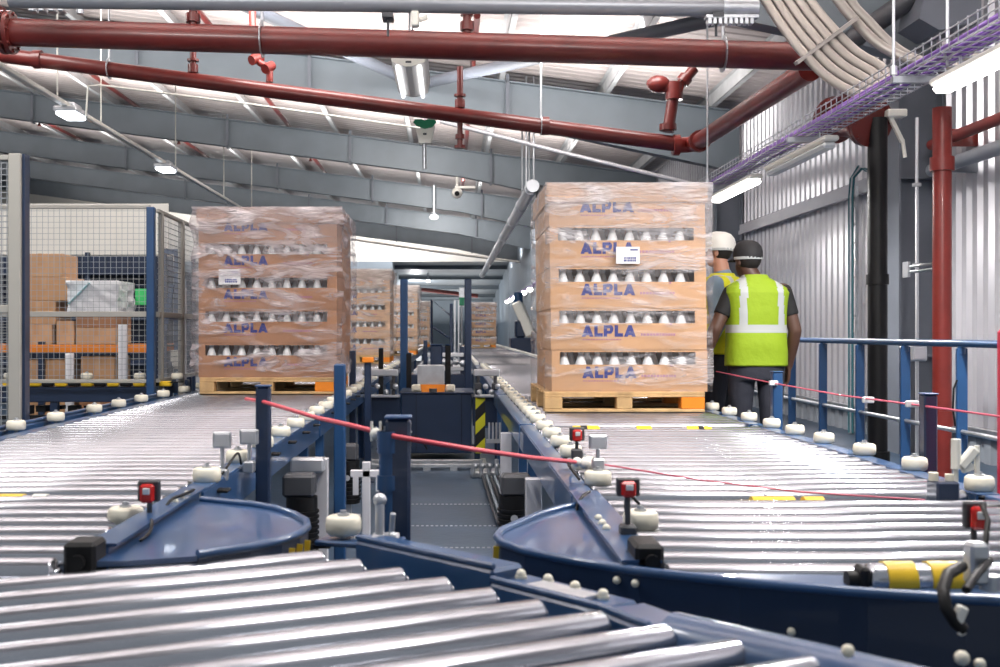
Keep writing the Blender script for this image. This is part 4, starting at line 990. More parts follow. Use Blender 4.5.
m = MB(); m.box(2.005, 2.075, 3.96, 4.04, 0, 1.14, .01); t = m.build('red_post', mat('red post paint', (.62, .03, .07), .4)); tag(t, 'red painted post at the right edge of the picture', 'post')

# ================================================================== HANDRAIL
XH = 3.0
t = thing('handrail', 'blue handrail with round top tube along the walkway by the ribbed wall', 'handrail', (XH, 8, 0))
m = MB(); m.cyl((XH, 4.6, 1.062), (XH, 13.5, 1.062), .022, 14); m.build('top_rail', M['bluepost'], t)
m = MB(); m.cyl((XH, 4.6, .545), (XH, 13.5, .545), .014, 10); m.build('mid_rail', M['steel'], t)
for k in range(11):
    y = 4.85 + k*.8
    m = MB(); m.box(XH-.032, XH+.032, y-.012, y+.012, 0, 1.035, .004); m.cyl((XH, y, 1.0), (XH, y, 1.05), .022, 10); m.box(XH-.06, XH+.06, y-.05, y+.05, 0, .012); m.build('post', M['bluepost'], t)
m = MB(); m.tube([(XH-.04, 6.42, .85), (XH-.06, 6.42, .80), (XH-.065, 6.42, .68), (XH-.05, 6.42, .58)], .006, 6); m.build('cable', M['black'], t)
# ================================================================== PALLETS AND WRAPPED LOADS
LAY = .264
def letter(ch):
    if ch == 'A': return [[(0, 0), (.40, 0), (.70, .66), (.80, 1), (.46, 1)], [(1.26, 0), (.86, 0), (.56, .66), (.46, 1), (.80, 1)], [(.42, .14), (.92, .14), (.80, .40), (.48, .40)]], 1.24
    if ch == 'L': return [[(0, 0), (.36, 0), (.36, 1), (0, 1)], [(.36, 0), (.90, 0), (.90, .30), (.36, .30)]], .90
    if ch == 'P': return [[(0, 0), (.36, 0), (.36, 1), (0, 1)], [(.36, .72), (.70, .72), (.96, .88), (.80, 1), (.36, 1)], [(.64, .46), (.98, .46), (1.04, .70), (.96, .90), (.68, .84)], [(.36, .26), (.80, .26), (.98, .48), (.70, .52), (.36, .52)]], 1.06
def carton_mesh(W, D, mt, gap=True):
    m = MB(); th = .006; hz = .172 if gap else LAY
    m.box(0, W, 0, D, 0, .006)
    m.box(0, W, 0, th, .004, hz)                        # front, cut low
    if gap:
        m.box(0, .052, 0, th, hz, LAY-.002); m.box(W-.075, W, 0, th, hz, LAY-.002); m.box(.052, W-.075, 0, th, LAY-.012, LAY-.002)
    m.box(0, W, D-th, D, .004, LAY-.002); m.box(0, th, th, D-th, .004, LAY-.002); m.box(W-th, W, th, D-th, .004, LAY-.002)
    m.cur = 1
    x = .195; h = .074; z0 = .086; k = .060
    for ch in 'ALPLA':
        polys, w = letter(ch)
        for p in polys: m.prism([(x + u*k, z0 + v*h) for u, v in p], lambda u, w_, d: (u, d, w_), -.0012, .0004)
        x += w*k + .006
    m.cur = 2
    xx = .20
    while xx < .44: w = random.uniform(.008, .02); m.box(xx, xx+w, -.001, 0, z0-.022, z0-.014); xx += w + .005
    xx = W - .42
    while xx < W - .20: w = random.uniform(.01, .018); m.box(xx, xx+w, -.001, 0, z0+.006, z0+.022); xx += w + .005
    m.box(W-.235, W-.222, -.001, 0, .16, .172)
    return m.mesh('carton', [M[mt], M['ink'], M['inkred']])
bm_ = MB(); bm_.lathe([(.040, 0), (.046, .006), (.046, .100), (.043, .135), (.035, .172), (.025, .205), (.018, .224), (.0165, .228), (.0165, .236), (.020, .238), (.020, .250), (.006, .252)], (0, 0, 0), 14)
BOT = bm_.mesh('bottle', M['bottle'])
def pallet(x0, x1, y0, D, z, label, orange='r'):
    t = thing('wooden_pallet', label, 'pallet', ((x0+x1)/2, y0 + D/2, z))
    W = x1 - x0
    for k in range(3):
        y = y0 + (0, D/2-.05, D-.1)[k]
        m = MB(); m.box(x0, x1, y, y+.1, z+.001, z+.02, .003); m.build('bottom_board', M['wood'], t)
        m = MB(); m.box(x0, x1, y, y+.1, z+.095, z+.112, .003); m.build('stringer_board', M['wood'], t)
        for j, (a, b) in enumerate(((0, .115), (W/2-.05, W/2+.05), (W-.15, W))):
            m = MB(); m.box(x0+a, x0+b, y+.001, y+.10, z+.02, z+.095, .004)
            if j == 0: 
                pass
            m.build('block', M['orange'] if j == 2 else M['wood'], t, label='orange painted block' if j == 2 else None)
    for k in range(7):
        y = y0 + .001 + k*(D-.1)/6
        m = MB(); m.box(x0, x1, y, y+.095, z+.112, z+.130, .003); m.build('deck_board', M['wood'], t)
    return t
def film_mesh(x0, x1, y0, y1, z0, z1, seed, amp):
    m = MB(); nz, nx, ny = 44, 26, 26
    ring = [(x0 + (x1-x0)*i/nx, y0) for i in range(nx)] + [(x1, y0 + (y1-y0)*i/ny) for i in range(ny)] + [(x1 - (x1-x0)*i/nx, y1) for i in range(nx)] + [(x0, y1 - (y1-y0)*i/ny) for i in range(ny)]
    cx, cy = (x0+x1)/2, (y0+y1)/2; vs = []
    for k in range(nz+1):
        z = z0 + (z1-z0)*k/nz
        for x, y in ring:
            n = noise.noise(Vector((x*3.1 + seed, y*3.1, z*9))) + .6*noise.noise(Vector((x*9 + seed, y*9, z*16 + x*6)))
            d = amp*(.9 + n) ; d = max(d, .002)
            edge = min(abs(x-x0), abs(x-x1)) < .02 and min(abs(y-y0), abs(y-y1)) < .02
            if edge: d += amp*.6
            v = Vector((x-cx, y-cy, 0)); 
            o = Vector((0, 0, 0))
            if abs(x-x0) < 1e-4: o.x = -d
            if abs(x-x1) < 1e-4: o.x = d
            if abs(y-y0) < 1e-4: o.y = -d
            if abs(y-y1) < 1e-4: o.y = d
            vs.append(Vector((x, y, z)) + o)
    n = len(ring); fs = [(k*n+i, k*n+(i+1) % n, (k+1)*n+(i+1) % n, (k+1)*n+i) for k in range(nz) for i in range(n)]
    top = len(vs); vs.append(Vector((cx, cy, z1+.006)))
    fs += [(nz*n+i, nz*n+(i+1) % n, top) for i in range(n)]
    return m.add(vs, fs, True)
CM = {}
def load(x0, W, D, y0, z, label, mt='carton', film='film', bottles=2, seed=0., lab=None, amp=.012, lean=0., n=5, extra=None):
    """wrapped stack of n cartons, base at z (pallet deck)"""
    key = (W, D, mt)
    if key not in CM: CM[key] = carton_mesh(W, D, mt)
    t = thing('wrapped_load', label, 'wrapped load', (x0 + W/2, y0 + D/2, z))
    for k in range(n):
        c = inst('carton', CM[key], t, (x0 + lean*k, y0, z + k*LAY))
        if k < n-1:
            if bottles > 0:
                nb = 8; p = (W-.13)/nb
                for r in range(bottles):
                    for j in range(nb):
                        b = bpy.data.objects.new('bottle', BOT); COL.objects.link(b); b.parent = c
                        b.location = (.058 + p*(j + (.5 if r % 2 == 0 else .98)) - (p*.25), .062 + r*.098, .006)
            else:
                m = MB()
                for j in range(10): 
                    xx = x0 + lean*k + .09 + j*(W-.18)/9; zz = z + k*LAY
                    m.lathe([(.042, 0), (.042, .17), (.018, .222), (.018, .25), (.004, .252)], (xx, y0 + .06, zz + .006), 8)
                m.build('bottle_row', M['bottle'], c)
    # lid
    zt = z + n*LAY
    m = MB(); xo = x0 + lean*(n-1); e = .015
    m.box(xo-e, xo+W+e, y0-e, y0+D+e, zt+.001, zt+.007); 
    m.box(xo-e, xo+W+e, y0-e, y0-.001, zt-.112, zt+.002); m.box(xo-e, xo+W+e, y0+D+.001, y0+D+e, zt-.112, zt+.002)
    m.box(xo-e, xo-.001, y0, y0+D, zt-.112, zt+.002); m.box(xo+W+.001, xo+W+e, y0, y0+D, zt-.112, zt+.002)
    m.build('lid', M[mt], t)
    if lab:
        lx, lz, w, h = lab; m = MB(); yl = y0 - .042
        m.box(lx, lx+w, yl, yl+.0015, lz, lz+h); m.cur = 1
        for r in range(2):
            xx = lx + .05
            while xx < lx + w - .03: ww = random.uniform(.004, .014); m.box(xx, xx+ww, yl-.001, yl, lz + .015 + r*.016, lz + .027 + r*.016); xx += ww + .004
        m.box(lx+w*.6, lx+w*.92, yl-.001, yl, lz+h*.78, lz+h*.86)
        m.build('shipping_label', [M['paper'], M['ink']], t)
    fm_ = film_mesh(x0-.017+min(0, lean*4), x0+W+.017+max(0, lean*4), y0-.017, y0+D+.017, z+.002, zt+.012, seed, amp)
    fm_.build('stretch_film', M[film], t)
    return t
# right tall load
pallet(.600, 1.620, 6.99, 1.2, ZR_, 'wooden pallet with orange right block under the tall right wrapped load')
load(.648, .992, 1.16, 7.01, ZR_ + .13, 'tall wrapped load of five printed cartons on the right conveyor beside the workers', 'carton', 'film', 2, 1.3, (1.052, 1.562, .150, .108), .008, lean=-.004)
# left load
pallet(-1.955, -.905, 8.58, 1.2, ZL_, 'wooden pallet with orange right block under the left heavily wrapped load')
load(-1.965, 1.08, 1.18, 8.60, ZL_ + .13, 'heavily wrapped brown load on the left conveyor, nearest of the left row', 'cartondark', 'filmheavy', 2, 5.1, (-1.80, 1.50, .17, .12), .022)
pallet(-1.95, -.93, 16.98, 1.2, ZL_, 'pale pallet under the second load of the left row')
load(-1.98, 1.05, 1.16, 17.0, ZL_ + .13, 'second wrapped load of the left row, partly behind the nearest one', 'carton2', 'filmwhite', 1, 9.7, (-1.70, 1.62, .2, .1), .016)
pallet(-1.72, -.70, 22.9, 1.2, ZL_, 'pallet under the third load of the left row')
load(-1.72, 1.04, 1.16, 22.9, ZL_ + .13, 'third wrapped load of the left row, a narrow strip beside the tall navy post', 'carton2', 'filmwhite', 0, 3.7, None, .02)
pallet(-1.70, -.66, 34.9, 1.2, ZL_, 'pallet under the farthest load of the left row')
load(-1.70, 1.04, 1.16, 34.9, ZL_ + .13, 'farthest wrapped load of the left row in the middle of the aisle', 'carton2', 'filmwhite', 0, 2.1, None, .02)
pallet(.60, 1.48, 35.4, 1.2, ZR_, 'pallet under the small distant load on the right conveyor')
load(.62, .86, 1.16, 35.4, ZR_ + .13, 'small distant load on the right conveyor right of the tall navy post', 'carton', 'film', 0, 4.4, None, .016)

# ================================================================== LEFT FENCE, CROSS CONVEYOR, RACKS
def fence(lab, p0, p1, z0, z1, mid, posts, frame_mt='fencegrey', wire=.004, px=.045, pz=.045, extra=()):
    P0, P1 = Vector((*p0, 0)), Vector((*p1, 0)); d = (P1 - P0).normalized(); L = (P1-P0).length
    t = thing('mesh_fence', lab, 'fence', ((p0[0]+p1[0])/2, (p0[1]+p1[1])/2, 0))
    m = MB(); u = px
    while u < L: q = P0 + d*u; m.bar(q + Vector((0, 0, z0)), q + Vector((0, 0, z1)), wire, wire); u += px
    z = z0
    while z < z1: m.bar(P0 + Vector((0, 0, z)), P1 + Vector((0, 0, z)), wire, wire); z += pz
    m.build('wire_mesh', M['wire'], t)
    for z, h in ((z1, .03), (z0, .03), (mid, .045)):
        m = MB(); m.bar(P0 + Vector((0, 0, z)), P1 + Vector((0, 0, z)), .03, h, .004); m.build('rail', M[frame_mt], t)
    for u, w, mt, top, bot in posts:
        q = P0 + d*u; m = MB(); m.box(q.x-w/2, q.x+w/2, q.y-w/2, q.y+w/2, bot, top, .006); m.box(q.x-w, q.x+w, q.y-w, q.y+w, 0, .012); m.build('post', M[mt], t)
    return t
f1 = fence('nearest mesh fence panel with beige post at the far left edge', (-3.6, 6.0), (-2.365, 6.0), .10, 2.08, 1.255, [(1.235, .068, 'fencegrey', 2.10, 0), (0, .06, 'fencegrey', 2.1, 0)], px=.032, pz=.032)
m = MB(); m.box(-2.33, -2.315, 5.99, 6.06, 0, 2.1); m.build('edge_trim', M['navy'], f1)
fence('mesh fence panel between the beige post and the bright blue post', (-4.4, 8.72), (-2.37, 8.72), .74, 2.12, 1.27, [(2.03, .062, 'bluepost', 2.12, 0), (.0, .06, 'fencegrey', 2.12, 0)], px=.045, pz=.045, wire=.003)
fence('mesh fence return running away right of the bright blue post', (-2.34, 8.80), (-2.40, 11.6), .74, 2.10, 1.27, [(.86, .05, 'fencegrey', 2.1, 0), (2.8, .05, 'fencegrey', 2.1, 0), (.12, .04, 'fencegrey', 2.1, 0)])
t = thing('gate_frame', 'blue gate frame with slanted arm behind the bright blue post', 'gate', (-2.7, 10.9, 0))
for x in (-2.84, -2.70):
    m = MB(); m.box(x-.03, x+.03, 10.87, 10.93, 0, 1.90, .006); m.build('upright', M['bluepost'], t)
m = MB(); m.box(-2.87, -2.67, 10.87, 10.93, 1.90, 1.95, .006); m.build('header', M['bluepost'], t)
m = MB(); m.bar((-2.82, 10.85, 1.12), (-2.74, 10.85, 1.60), .05, .03, .004); m.build('arm', M['bluepost'], t)
post(-2.56, 10.8, 1.70, .05, 'dark slim post just left of the left wrapped load', 'navy', cap=False)
t = thing('sensor_stand', 'white sensor column with small lens box beside the blue gate frame', 'stand', (-2.52, 10.1, 0))
m = MB(); m.box(-2.56, -2.50, 10.4, 10.45, 0, 1.55, .005); m.build('column', M['clad'], t)
m = MB(); m.sphere((-2.57, 10.36, .83), .05, 10, 6); m.box(-2.63, -2.55, 10.33, 10.40, .85, .96, .01); m.build('lens_box', M['white'], t)
# cross conveyor coming in from the left
t = thing('cross_conveyor', 'navy cross conveyor entering from the left behind the fence with yellow and black blocks', 'conveyor', (-4.2, 9.4, 0))
m = MB(); m.box(-6.2, -2.42, 8.86, 8.95, .565, .69, .006); m.build('side_frame', M['navy'], t)
m = MB(); m.box(-6.2, -2.42, 10.15, 10.23, .565, .69, .006); m.build('side_frame', M['navy'], t)
me = MB(); me.lathe([(.02, -.62), (.04, -.60), (.04, .60), (.02, .62)], (0, 0, 0), 12, 'y'); me = me.mesh('roller', M['roller'])
for k in range(27): inst('roller', me, t, (-6.1 + k*.135, 9.55, .645))
x = -3.6; k = 0
while x < -2.3:
    m = MB(); m.box(x, x+.095, 8.84, 8.90, .692, .735, .008); m.build('block', M['yellow'] if k % 2 == 0 else M['black'], t); x += .105; k += 1
for x in (-3.55, -2.93, -2.50, -2.20): wheel(t, x, 8.87, .775, -1)
for x in (-6.0, -4.6, -3.2):
    m = MB(); m.box(x-.03, x+.03, 8.88, 8.93, 0, .57); m.build('leg', M['navy'], t)
m = MB()
for k in range(9): m.box(-3.5 + k*.13, -3.42 + k*.13, 8.95, 9.05, .46 + .02*(k % 3), .53)
m.box(-3.7, -2.4, 8.96, 9.02, .42, .45); m.build('drive_parts', M['black'], t)
# left edge lower guide frame pieces with pale guide wheels lying beyond the conveyor
t = thing('guide_rail_frame', 'low grey rail with pale guide blocks along the left edge of the left conveyor', 'rail', (-2.28, 6.6, 0))
m = MB(); m.box(-2.30, -2.205, 3.0, 8.6, .58, .652, .012); m.box(-2.225, -2.205, 3.0, 8.6, .652, .668, .004); m.build('rail', M['blueframe'], t)
for k in range(5):
    m = MB(); m.box(-2.225, -2.21, 4.2 + k*.95, 4.24 + k*.95, 0, .56); m.build('leg', M['blueframe'], t)

# pallet racks
def rack(lab, x0, x1, y, D, ht, levels, up='bluepost', beam='orange'):
    t = thing('pallet_rack', lab, 'rack', ((x0+x1)/2, y+D/2, 0))
    n = max(1, round((x1-x0)/1.35))
    for k in range(n+1):
        x = x0 + (x1-x0)*k/n
        m = MB()
        for yy in (y, y+D): m.box(x-.035, x+.035, yy-.03, yy+.03, 0, ht, .004)
        q = .3
        while q < ht-.4: m.bar((x, y, q), (x, y+D, q+.4), .02, .02); q += .6
        m.build('upright', M[up], t)
    for z in levels:
        for yy in (y-.03, y+D+.03):
            m = MB(); m.box(x0+.04, x1-.04, yy-.02, yy+.02, z-.09, z, .004); m.build('beam', M[beam], t)
        m = MB(); m.box(x0+.03, x1-.03, y, y+D, z-.03, z-.005); m.build('shelf_deck', M['darkgrey'], t)
    return t
rack('pallet rack with orange beams and cartons behind the fence', -6.2, -3.45, 13.0, 1.1, 1.02, (.98,), 'navy')
fr_ = rack('dark far rack behind the cartons, beyond the fence', -8.4, -4.2, 17.0, 1.0, 2.36, (.7, 1.4, 2.1), 'navy', 'navy')
m = MB(); m.box(-9.2, -4.5, 17.86, 17.885, .02, 2.36)
for k in range(12): m.box(-9.2 + k*.4, -9.18 + k*.4, 17.84, 17.86, .02, 2.36)
m.build('back_panel', M['navy'], fr_)
BOXN = [0]
def carton_box(x0, x1, y0, y1, z0, z1, lab, mt='carton', group=None):
    t = thing('cardboard_box', lab, 'box', ((x0+x1)/2, (y0+y1)/2, z0), group)
    m = MB(); m.box(x0, x1, y0, y1, z0+.001, z1, .006); m.build('carton_body', M[mt], t)
    m = MB(); xm = (x0+x1)/2; m.box(xm-.03, xm+.03, y0-.001, y0+.0, z0+.5*(z1-z0), z1); m.box(xm-.03, xm+.03, y0, y1, z1, z1+.001); m.build('packing_tape', M['carton2'] if mt != 'carton2' else M['carton'], t); return t
carton_box(-5.10, -4.72, 13.05, 13.6, .98, 1.22, 'brown box at the bottom of the left stack on the orange beam', 'carton2')
carton_box(-5.10, -4.68, 13.05, 13.6, 1.22, 1.50, 'brown box second from the bottom of the left stack on the orange beam')
carton_box(-5.12, -4.52, 13.05, 13.6, 1.50, 1.78, 'wide brown box near the top of the left stack behind the fence')
carton_box(-5.12, -4.60, 13.05, 13.6, 1.78, 2.06, 'topmost box of the left stack behind the fence', 'carton2')
carton_box(-4.67, -4.46, 13.05, 13.5, .98, 1.26, 'small brown box between the left stack and the white wrapped bale', 'carton2')
carton_box(-5.12, -4.56, 13.05, 13.7, .0, .80, 'large brown box under the orange beam at left')
carton_box(-4.38, -3.98, 13.05, 13.7, .42, .84, 'brown box under the orange beam at right')
carton_box(-4.40, -3.96, 13.05, 13.7, .0, .42, 'lower brown box standing on the floor under the orange beam', 'cartondark')
for (x0, x1, z0, z1, lab) in ((-4.50, -3.96, 1.36, 1.74, 'white wrapped bale on top of the wrapped carton pile behind the fence'),):
    t = thing('wrapped_bale', lab, 'bale', ((x0+x1)/2, 13.4, z0))
    m = film_mesh(x0, x1, 13.06, 13.7, z0+.002, z1, 2.2, .02); m.build('film', M['film2'], t)
    m = MB(); m.bar((x0-.01, 13.02, z0+.1), (x0+.24, 13.02, z1-.03), .1, .006); m.build('strip', mat('pale cyan strip', (.35, .62, .68), .4), t)
carton_box(-4.44, -3.97, 13.05, 13.7, .98, 1.18, 'brown carton layer at the bottom under the white bale', 'carton2')
carton_box(-4.44, -3.97, 13.05, 13.7, 1.18, 1.36, 'brown carton layer directly under the white bale', 'cartondark')
for i, x in enumerate((-4.46, -3.84)):
    t = thing('paper_roll', ['tall white roll standing under the orange beam between the brown boxes', 'tall white roll right of the white bale behind the fence'][i], 'roll', (x, 12.9, .1))
    h = 1.22 if i else .88
    m = MB(); m.lathe([(.012, .1), (.05, .1), (.052, .12), (.052, h-.02), (.05, h), (.012, h)], (x, 12.9, 0), 14); m.build('roll', M['film2'], t)
    m = MB(); m.cyl((x, 12.9, 0), (x, 12.9, .1), .06, 12); m.build('foot', M['darkgrey'], t)
t = thing('exit_sign', 'vivid green sign on a slim post right of the white bale behind the fence', 'sign', (-3.73, 13.5, 0))
m = MB(); m.box(-3.86, -3.68, 13.48, 13.50, 1.46, 1.66, .004); m.build('panel', mat('vivid green', (.05, .62, .16), .4), t)
m = MB(); m.box(-3.62, -3.58, 13.48, 13.50, 1.46, 1.80, .004); m.box(-3.64, -3.56, 13.5, 13.54, 0, 1.9); m.bar((-3.86, 13.52, 1.7), (-3.58, 13.52, 1.7), .02, .02); m.build('post', M['navy'], t)
carton_box(-8.0, -7.3, 17.1, 17.8, 1.4, 1.78, 'dim carton on the dark far rack, far left behind the fence', 'cartondark')
carton_box(-6.1, -5.5, 17.1, 17.8, 1.4, 1.9, 'dim carton on the dark far rack behind the white bale', 'carton2')
# ================================================================== PEOPLE
def bake(mb, voxel, smooth=4, cut=None):
    me = mb.mesh('tmp', []); o = bpy.data.objects.new('tmp', me); COL.objects.link(o)
    r = o.modifiers.new('r', 'REMESH'); r.mode = 'VOXEL'; r.voxel_size = voxel; r.use_smooth_shade = True
    if smooth: s = o.modifiers.new('s', 'SMOOTH'); s.iterations = smooth; s.factor = .5
    dg = bpy.context.evaluated_depsgraph_get(); ev = o.evaluated_get(dg)
    out = bpy.data.meshes.new_from_object(ev)
    bpy.data.objects.remove(o); bpy.data.meshes.remove(me)
    return out
def caps(m, p0, p1, r0, r1=None, n=14):
    r1 = r0 if r1 is None else r1; m.cyl(p0, p1, r0, n, r1); m.sphere(p0, r0, n, 8); m.sphere(p1, r1, n, 8)
def loft(m, rings, n=40, pw=2.4):
    vs = []
    for z, rx, ry, cx, cy in rings:
        for k in range(n):
            t = 2*PI*k/n; c, s = math.cos(t), math.sin(t)
            vs.append((cx + rx*math.copysign(abs(c)**(2/pw), c), cy + ry*math.copysign(abs(s)**(2/pw), s), z))
    N = len(rings)
    m.add(vs, [(i*n+k, i*n+(k+1) % n, (i+1)*n+(k+1) % n, (i+1)*n+k) for i in range(N-1) for k in range(n)], True)
    m.add(vs[:n], [list(range(n))[::-1]]); m.add(vs[-n:], [list(range(n))])
def interp(rings, k):
    out = []
    for a, b in zip(rings[:-1], rings[1:]):
        for i in range(k): out.append(tuple(a[j] + (b[j]-a[j])*i/k for j in range(len(a))))
    out.append(rings[-1]); return out
def put(name, me, mt, parent, M4, mats=None):
    me.transform(M4); 
    for q in (mats or [M[mt]]): me.materials.append(q)
    o = bpy.data.objects.new(name, me); COL.objects.link(o); o.parent = parent; me.update(); return o
def hand(m, w, d, side, s=1.0):
    """relaxed hand hanging from wrist w along d; side = outward x sign; thumb towards +Y (front)"""
    w, d = Vector(w), Vector(d).normalized(); f = Vector((0, 1, 0)); f = (f - d*f.dot(d)).normalized(); inn = Vector((-side, 0, 0)); inn = (inn - d*inn.dot(d) - f*inn.dot(f)).normalized()
    for k in range(4):
        a = w + d*.01 + f*(-.018 + .012*k); b = w + d*.085 + f*(-.030 + .020*k); caps(m, a, b, .014*s, .0125*s, 10)
    for k, (L, q) in enumerate(((.058, -.031), (.070, -.0105), (.076, .0105), (.068, .031))):
        a = w + d*.085 + f*q; b = a + d*L*.45 + inn*L*.14; c = b + d*L*.36 + inn*L*.34; e = c + d*L*.16 + inn*L*.28
        caps(m, a, b, .0098*s, .0092*s, 8); caps(m, b, c, .0092*s, .0085*s, 8); caps(m, c, e, .0085*s, .0075*s, 8)
    a = w + d*.022 + f*.026; b = a + d*.034 + f*.026 + inn*.012; c = b + d*.030 + f*.006 + inn*.012
    caps(m, a, b, .0125*s, .0105*s, 8); caps(m, b, c, .0105*s, .009*s, 8)

def man(label, base, heading, J, skin, headturn, vestmt, sleeve_mt, sleeve_end, capkind, hs):
    """J holds joints in the body's own frame: x to the person's right, y forward, z up"""
    t = thing('person', label, 'person', base)
    B4 = Matrix.Rotation(heading, 4, 'Z')
    # --- body: head, neck, trunk, arms, hands, legs in one surface
    m = MB(); H = Vector(J['head']); R = Matrix.Rotation(headturn, 4, 'Z')
    hm = MB()
    hm.sphere((0, 0, .03), 1, 20, 14, (.074, .094, .092)); hm.sphere((0, .018, -.03), 1, 18, 12, (.060, .074, .078)); hm.sphere((0, .045, -.078), 1, 14, 8, (.036, .034, .028))
    hm.sphere((0, .094, -.012), 1, 10, 8, (.014, .022, .020)); hm.sphere((0, .088, .012), 1, 10, 8, (.010, .016, .026))
    for s in (-1, 1): hm.sphere((s*.076, -.006, -.008), 1, 10, 8, (.012, .020, .032)); hm.sphere((s*.03, .078, .022), 1, 10, 6, (.022, .014, .008))
    hm.sphere((0, .082, -.052), 1, 10, 6, (.024, .012, .006)); hm.sphere((0, .080, -.064), 1, 10, 6, (.021, .012, .007))
    for p, f, sm in zip([1], [1], [1]): pass
    o = len(m.v); m.v += [H + (R @ p) for p in hm.v]; m.f += [[o+i for i in f] for f in hm.f]; m.sm += hm.sm; m.mi += hm.mi
    N = Vector(J['neck'])
    caps(m, N, H + Vector((0, -.012, -.05)), .060, .055)
    caps(m, N + Vector((0, 0, -.05)), N, .075, .062)
    for s, side in (('L', -1), ('R', 1)):
        S, E, W = Vector(J['sh'+s]), Vector(J['el'+s]), Vector(J['wr'+s])
        caps(m, N + Vector((0, -.01, -.05)), S, .055, .060); caps(m, S, E, .056, .043); caps(m, E, E.lerp(W, .35), .043, .042); caps(m, E.lerp(W, .35), W, .042, .027)
        hand(m, W, (W-E).normalized()*.7 + Vector((0, 0, -.5)), side)
        hp, kn, an = Vector(J['hip'+s]), Vector(J['kn'+s]), Vector(J['an'+s])
        caps(m, hp, kn, .078, .050); caps(m, kn, an, .050, .034); caps(m, an, an + Vector((0, .15, -.045)), .036, .028)
    zt = N.z - .06; zh = J['hipL'][2]
    loft(m, interp([(zh-.04, .15, .10, 0, 0), (zh+.08, .16, .105, 0, 0), (zh+.2, .145, .095, 0, 0), (zh+.42, .172, .11, 0, 0), (zt-.02, .165, .10, 0, 0), (zt+.04, .09, .07, N.x, 0)], 3), 24)
    body = put('body', bake(m, .0075, 3), skin, t, B4)
    # eyes
    for s in (-1, 1):
        e = MB(); e.sphere(H + (R @ Vector((s*.031, .083, .008))), .011, 10, 8); put('eye', e.mesh('eye', []), 'hair', t, B4)
    # hair under the cap
    m = MB(); hh = MB(); hh.sphere((0, -.018, .018), 1, 18, 12, (.080, .086, .088)); m.v = [H + (R @ p) for p in hh.v]; m.f = hh.f; m.sm = hh.sm; m.mi = hh.mi
    me = m.mesh('hair', []); put('hair', me, 'hair', t, B4)
    # cap
    c = MB(); 
    prof = [(.0, .118), (.03, .116), (.06, .104), (.082, .078), (.094, .045), (.097, .010), (.097, -.012)]
    prof = [(r + 1e-4, z) for r, z in prof]
    c.lathe(prof[::-1], (0, 0, 0), 28)
    for p in c.v: p.y *= 1.18; p.y -= .004
    cm = MB(); cm.v = [H + (R @ (Matrix.Rotation(.10, 4, 'X') @ Vector((p.x*hs, p.y*hs, p.z*hs + .030)))) for p in c.v]; cm.f = c.f; cm.sm = c.sm; cm.mi = c.mi
    cap = put('cap' if capkind == 'cap' else 'safety_cap', cm.mesh('cap', []), capkind, t, B4)
    br = MB(); n = 14; top = []; 
    for k in range(n+1):
        a = -1.15 + 2.3*k/n; top.append((.097*hs*math.sin(a), .113*hs*math.cos(a), .018)); 
    out = []
    for k in range(n+1):
        a = -1.15 + 2.3*k/n; out.append((.100*hs*math.sin(a), .113*hs*math.cos(a) + .062*math.cos(a*1.25)**1 if abs(a) < 1.2 else .113*math.cos(a), .006))
    vs = top + out + [(x, y, z-.005) for x, y, z in top] + [(x, y, z-.005) for x, y, z in out]; N1 = n+1
    fs = []
    for k in range(n): fs += [(k, k+1, N1+k+1, N1+k), (2*N1+k, 3*N1+k, 3*N1+k+1, 2*N1+k+1), (N1+k, N1+k+1, 3*N1+k+1, 3*N1+k)]
    br.add([H + (R @ Vector(v)) for v in vs], fs, True)
    b = put('brim', br.mesh('brim', []), capkind, t, B4)
    sb = MB()
    for k in range(24):
        a0, a1 = 2*PI*k/24, 2*PI*(k+1)/24
        if math.sin((a0+a1)/2) > .2: continue
        P = [H + (R @ Vector((.099*hs*math.cos(a), .117*hs*math.sin(a)-.004, z))) for a, z in ((a0, .008), (a1, .008), (a1, .026), (a0, .026))]; sb.add(P, [(0, 1, 2, 3)], True)
    put('cap_band', sb.mesh('cap_band', []), 'stripe', t, B4)
    # shirt with sleeves
    m = MB()
    loft(m, interp([(zh+.05, .172, .118, 0, 0), (zh+.2, .16, .11, 0, 0), (zh+.42, .182, .122, 0, 0), (zt-.02, .176, .112, 0, 0), (zt+.045, .105, .085, N.x, 0)], 3), 24)
    caps(m, N + Vector((0, 0, -.06)), N + Vector((0, -.004, -.012)), .082, .070)
    for s in 'LR':
        S, E, W = Vector(J['sh'+s]), Vector(J['el'+s]), Vector(J['wr'+s])
        caps(m, N + Vector((0, -.01, -.055)), S, .058, .060)
        if sleeve_end <= 1: m.cyl(S, S.lerp(E, sleeve_end), .060, 16, .057); m.sphere(S, .060, 16, 10)
        else: caps(m, S, E, .069, .056); caps(m, E, E.lerp(W, sleeve_end-1), .056, .042)
    put('shirt', bake(m, .009, 3), sleeve_mt, t, B4)
    # vest
    m = MB(); hem = J['hem']; sh = (J['shL'][2] + J['shR'][2])/2
    rg = [(hem, .205, .140, 0, .0), (hem+.10, .203, .142, 0, 0), (hem+.22, .197, .138, 0, 0), (hem+.36, .199, .142, 0, 0), (sh-.06, .206, .140, 0, 0), (sh+.0, .214, .132, 0, 0), (sh+.035, .200, .118, N.x*.4, 0), (sh+.065, .158, .104, N.x*.7, 0), (sh+J['nk']-.022, .098, .088, N.x, 0), (sh+J['nk'], .080, .080, N.x, 0)]
    rr = interp(rg, 8); rr2 = []
    for (z, rx, ry, cx, cy) in rr: rr2.append((z, rx + .006*noise.noise(Vector((z*9, 1.3, 0))), ry + .008*noise.noise(Vector((z*8, 7.7, 0))), cx, cy))
    n = 96; vs = []
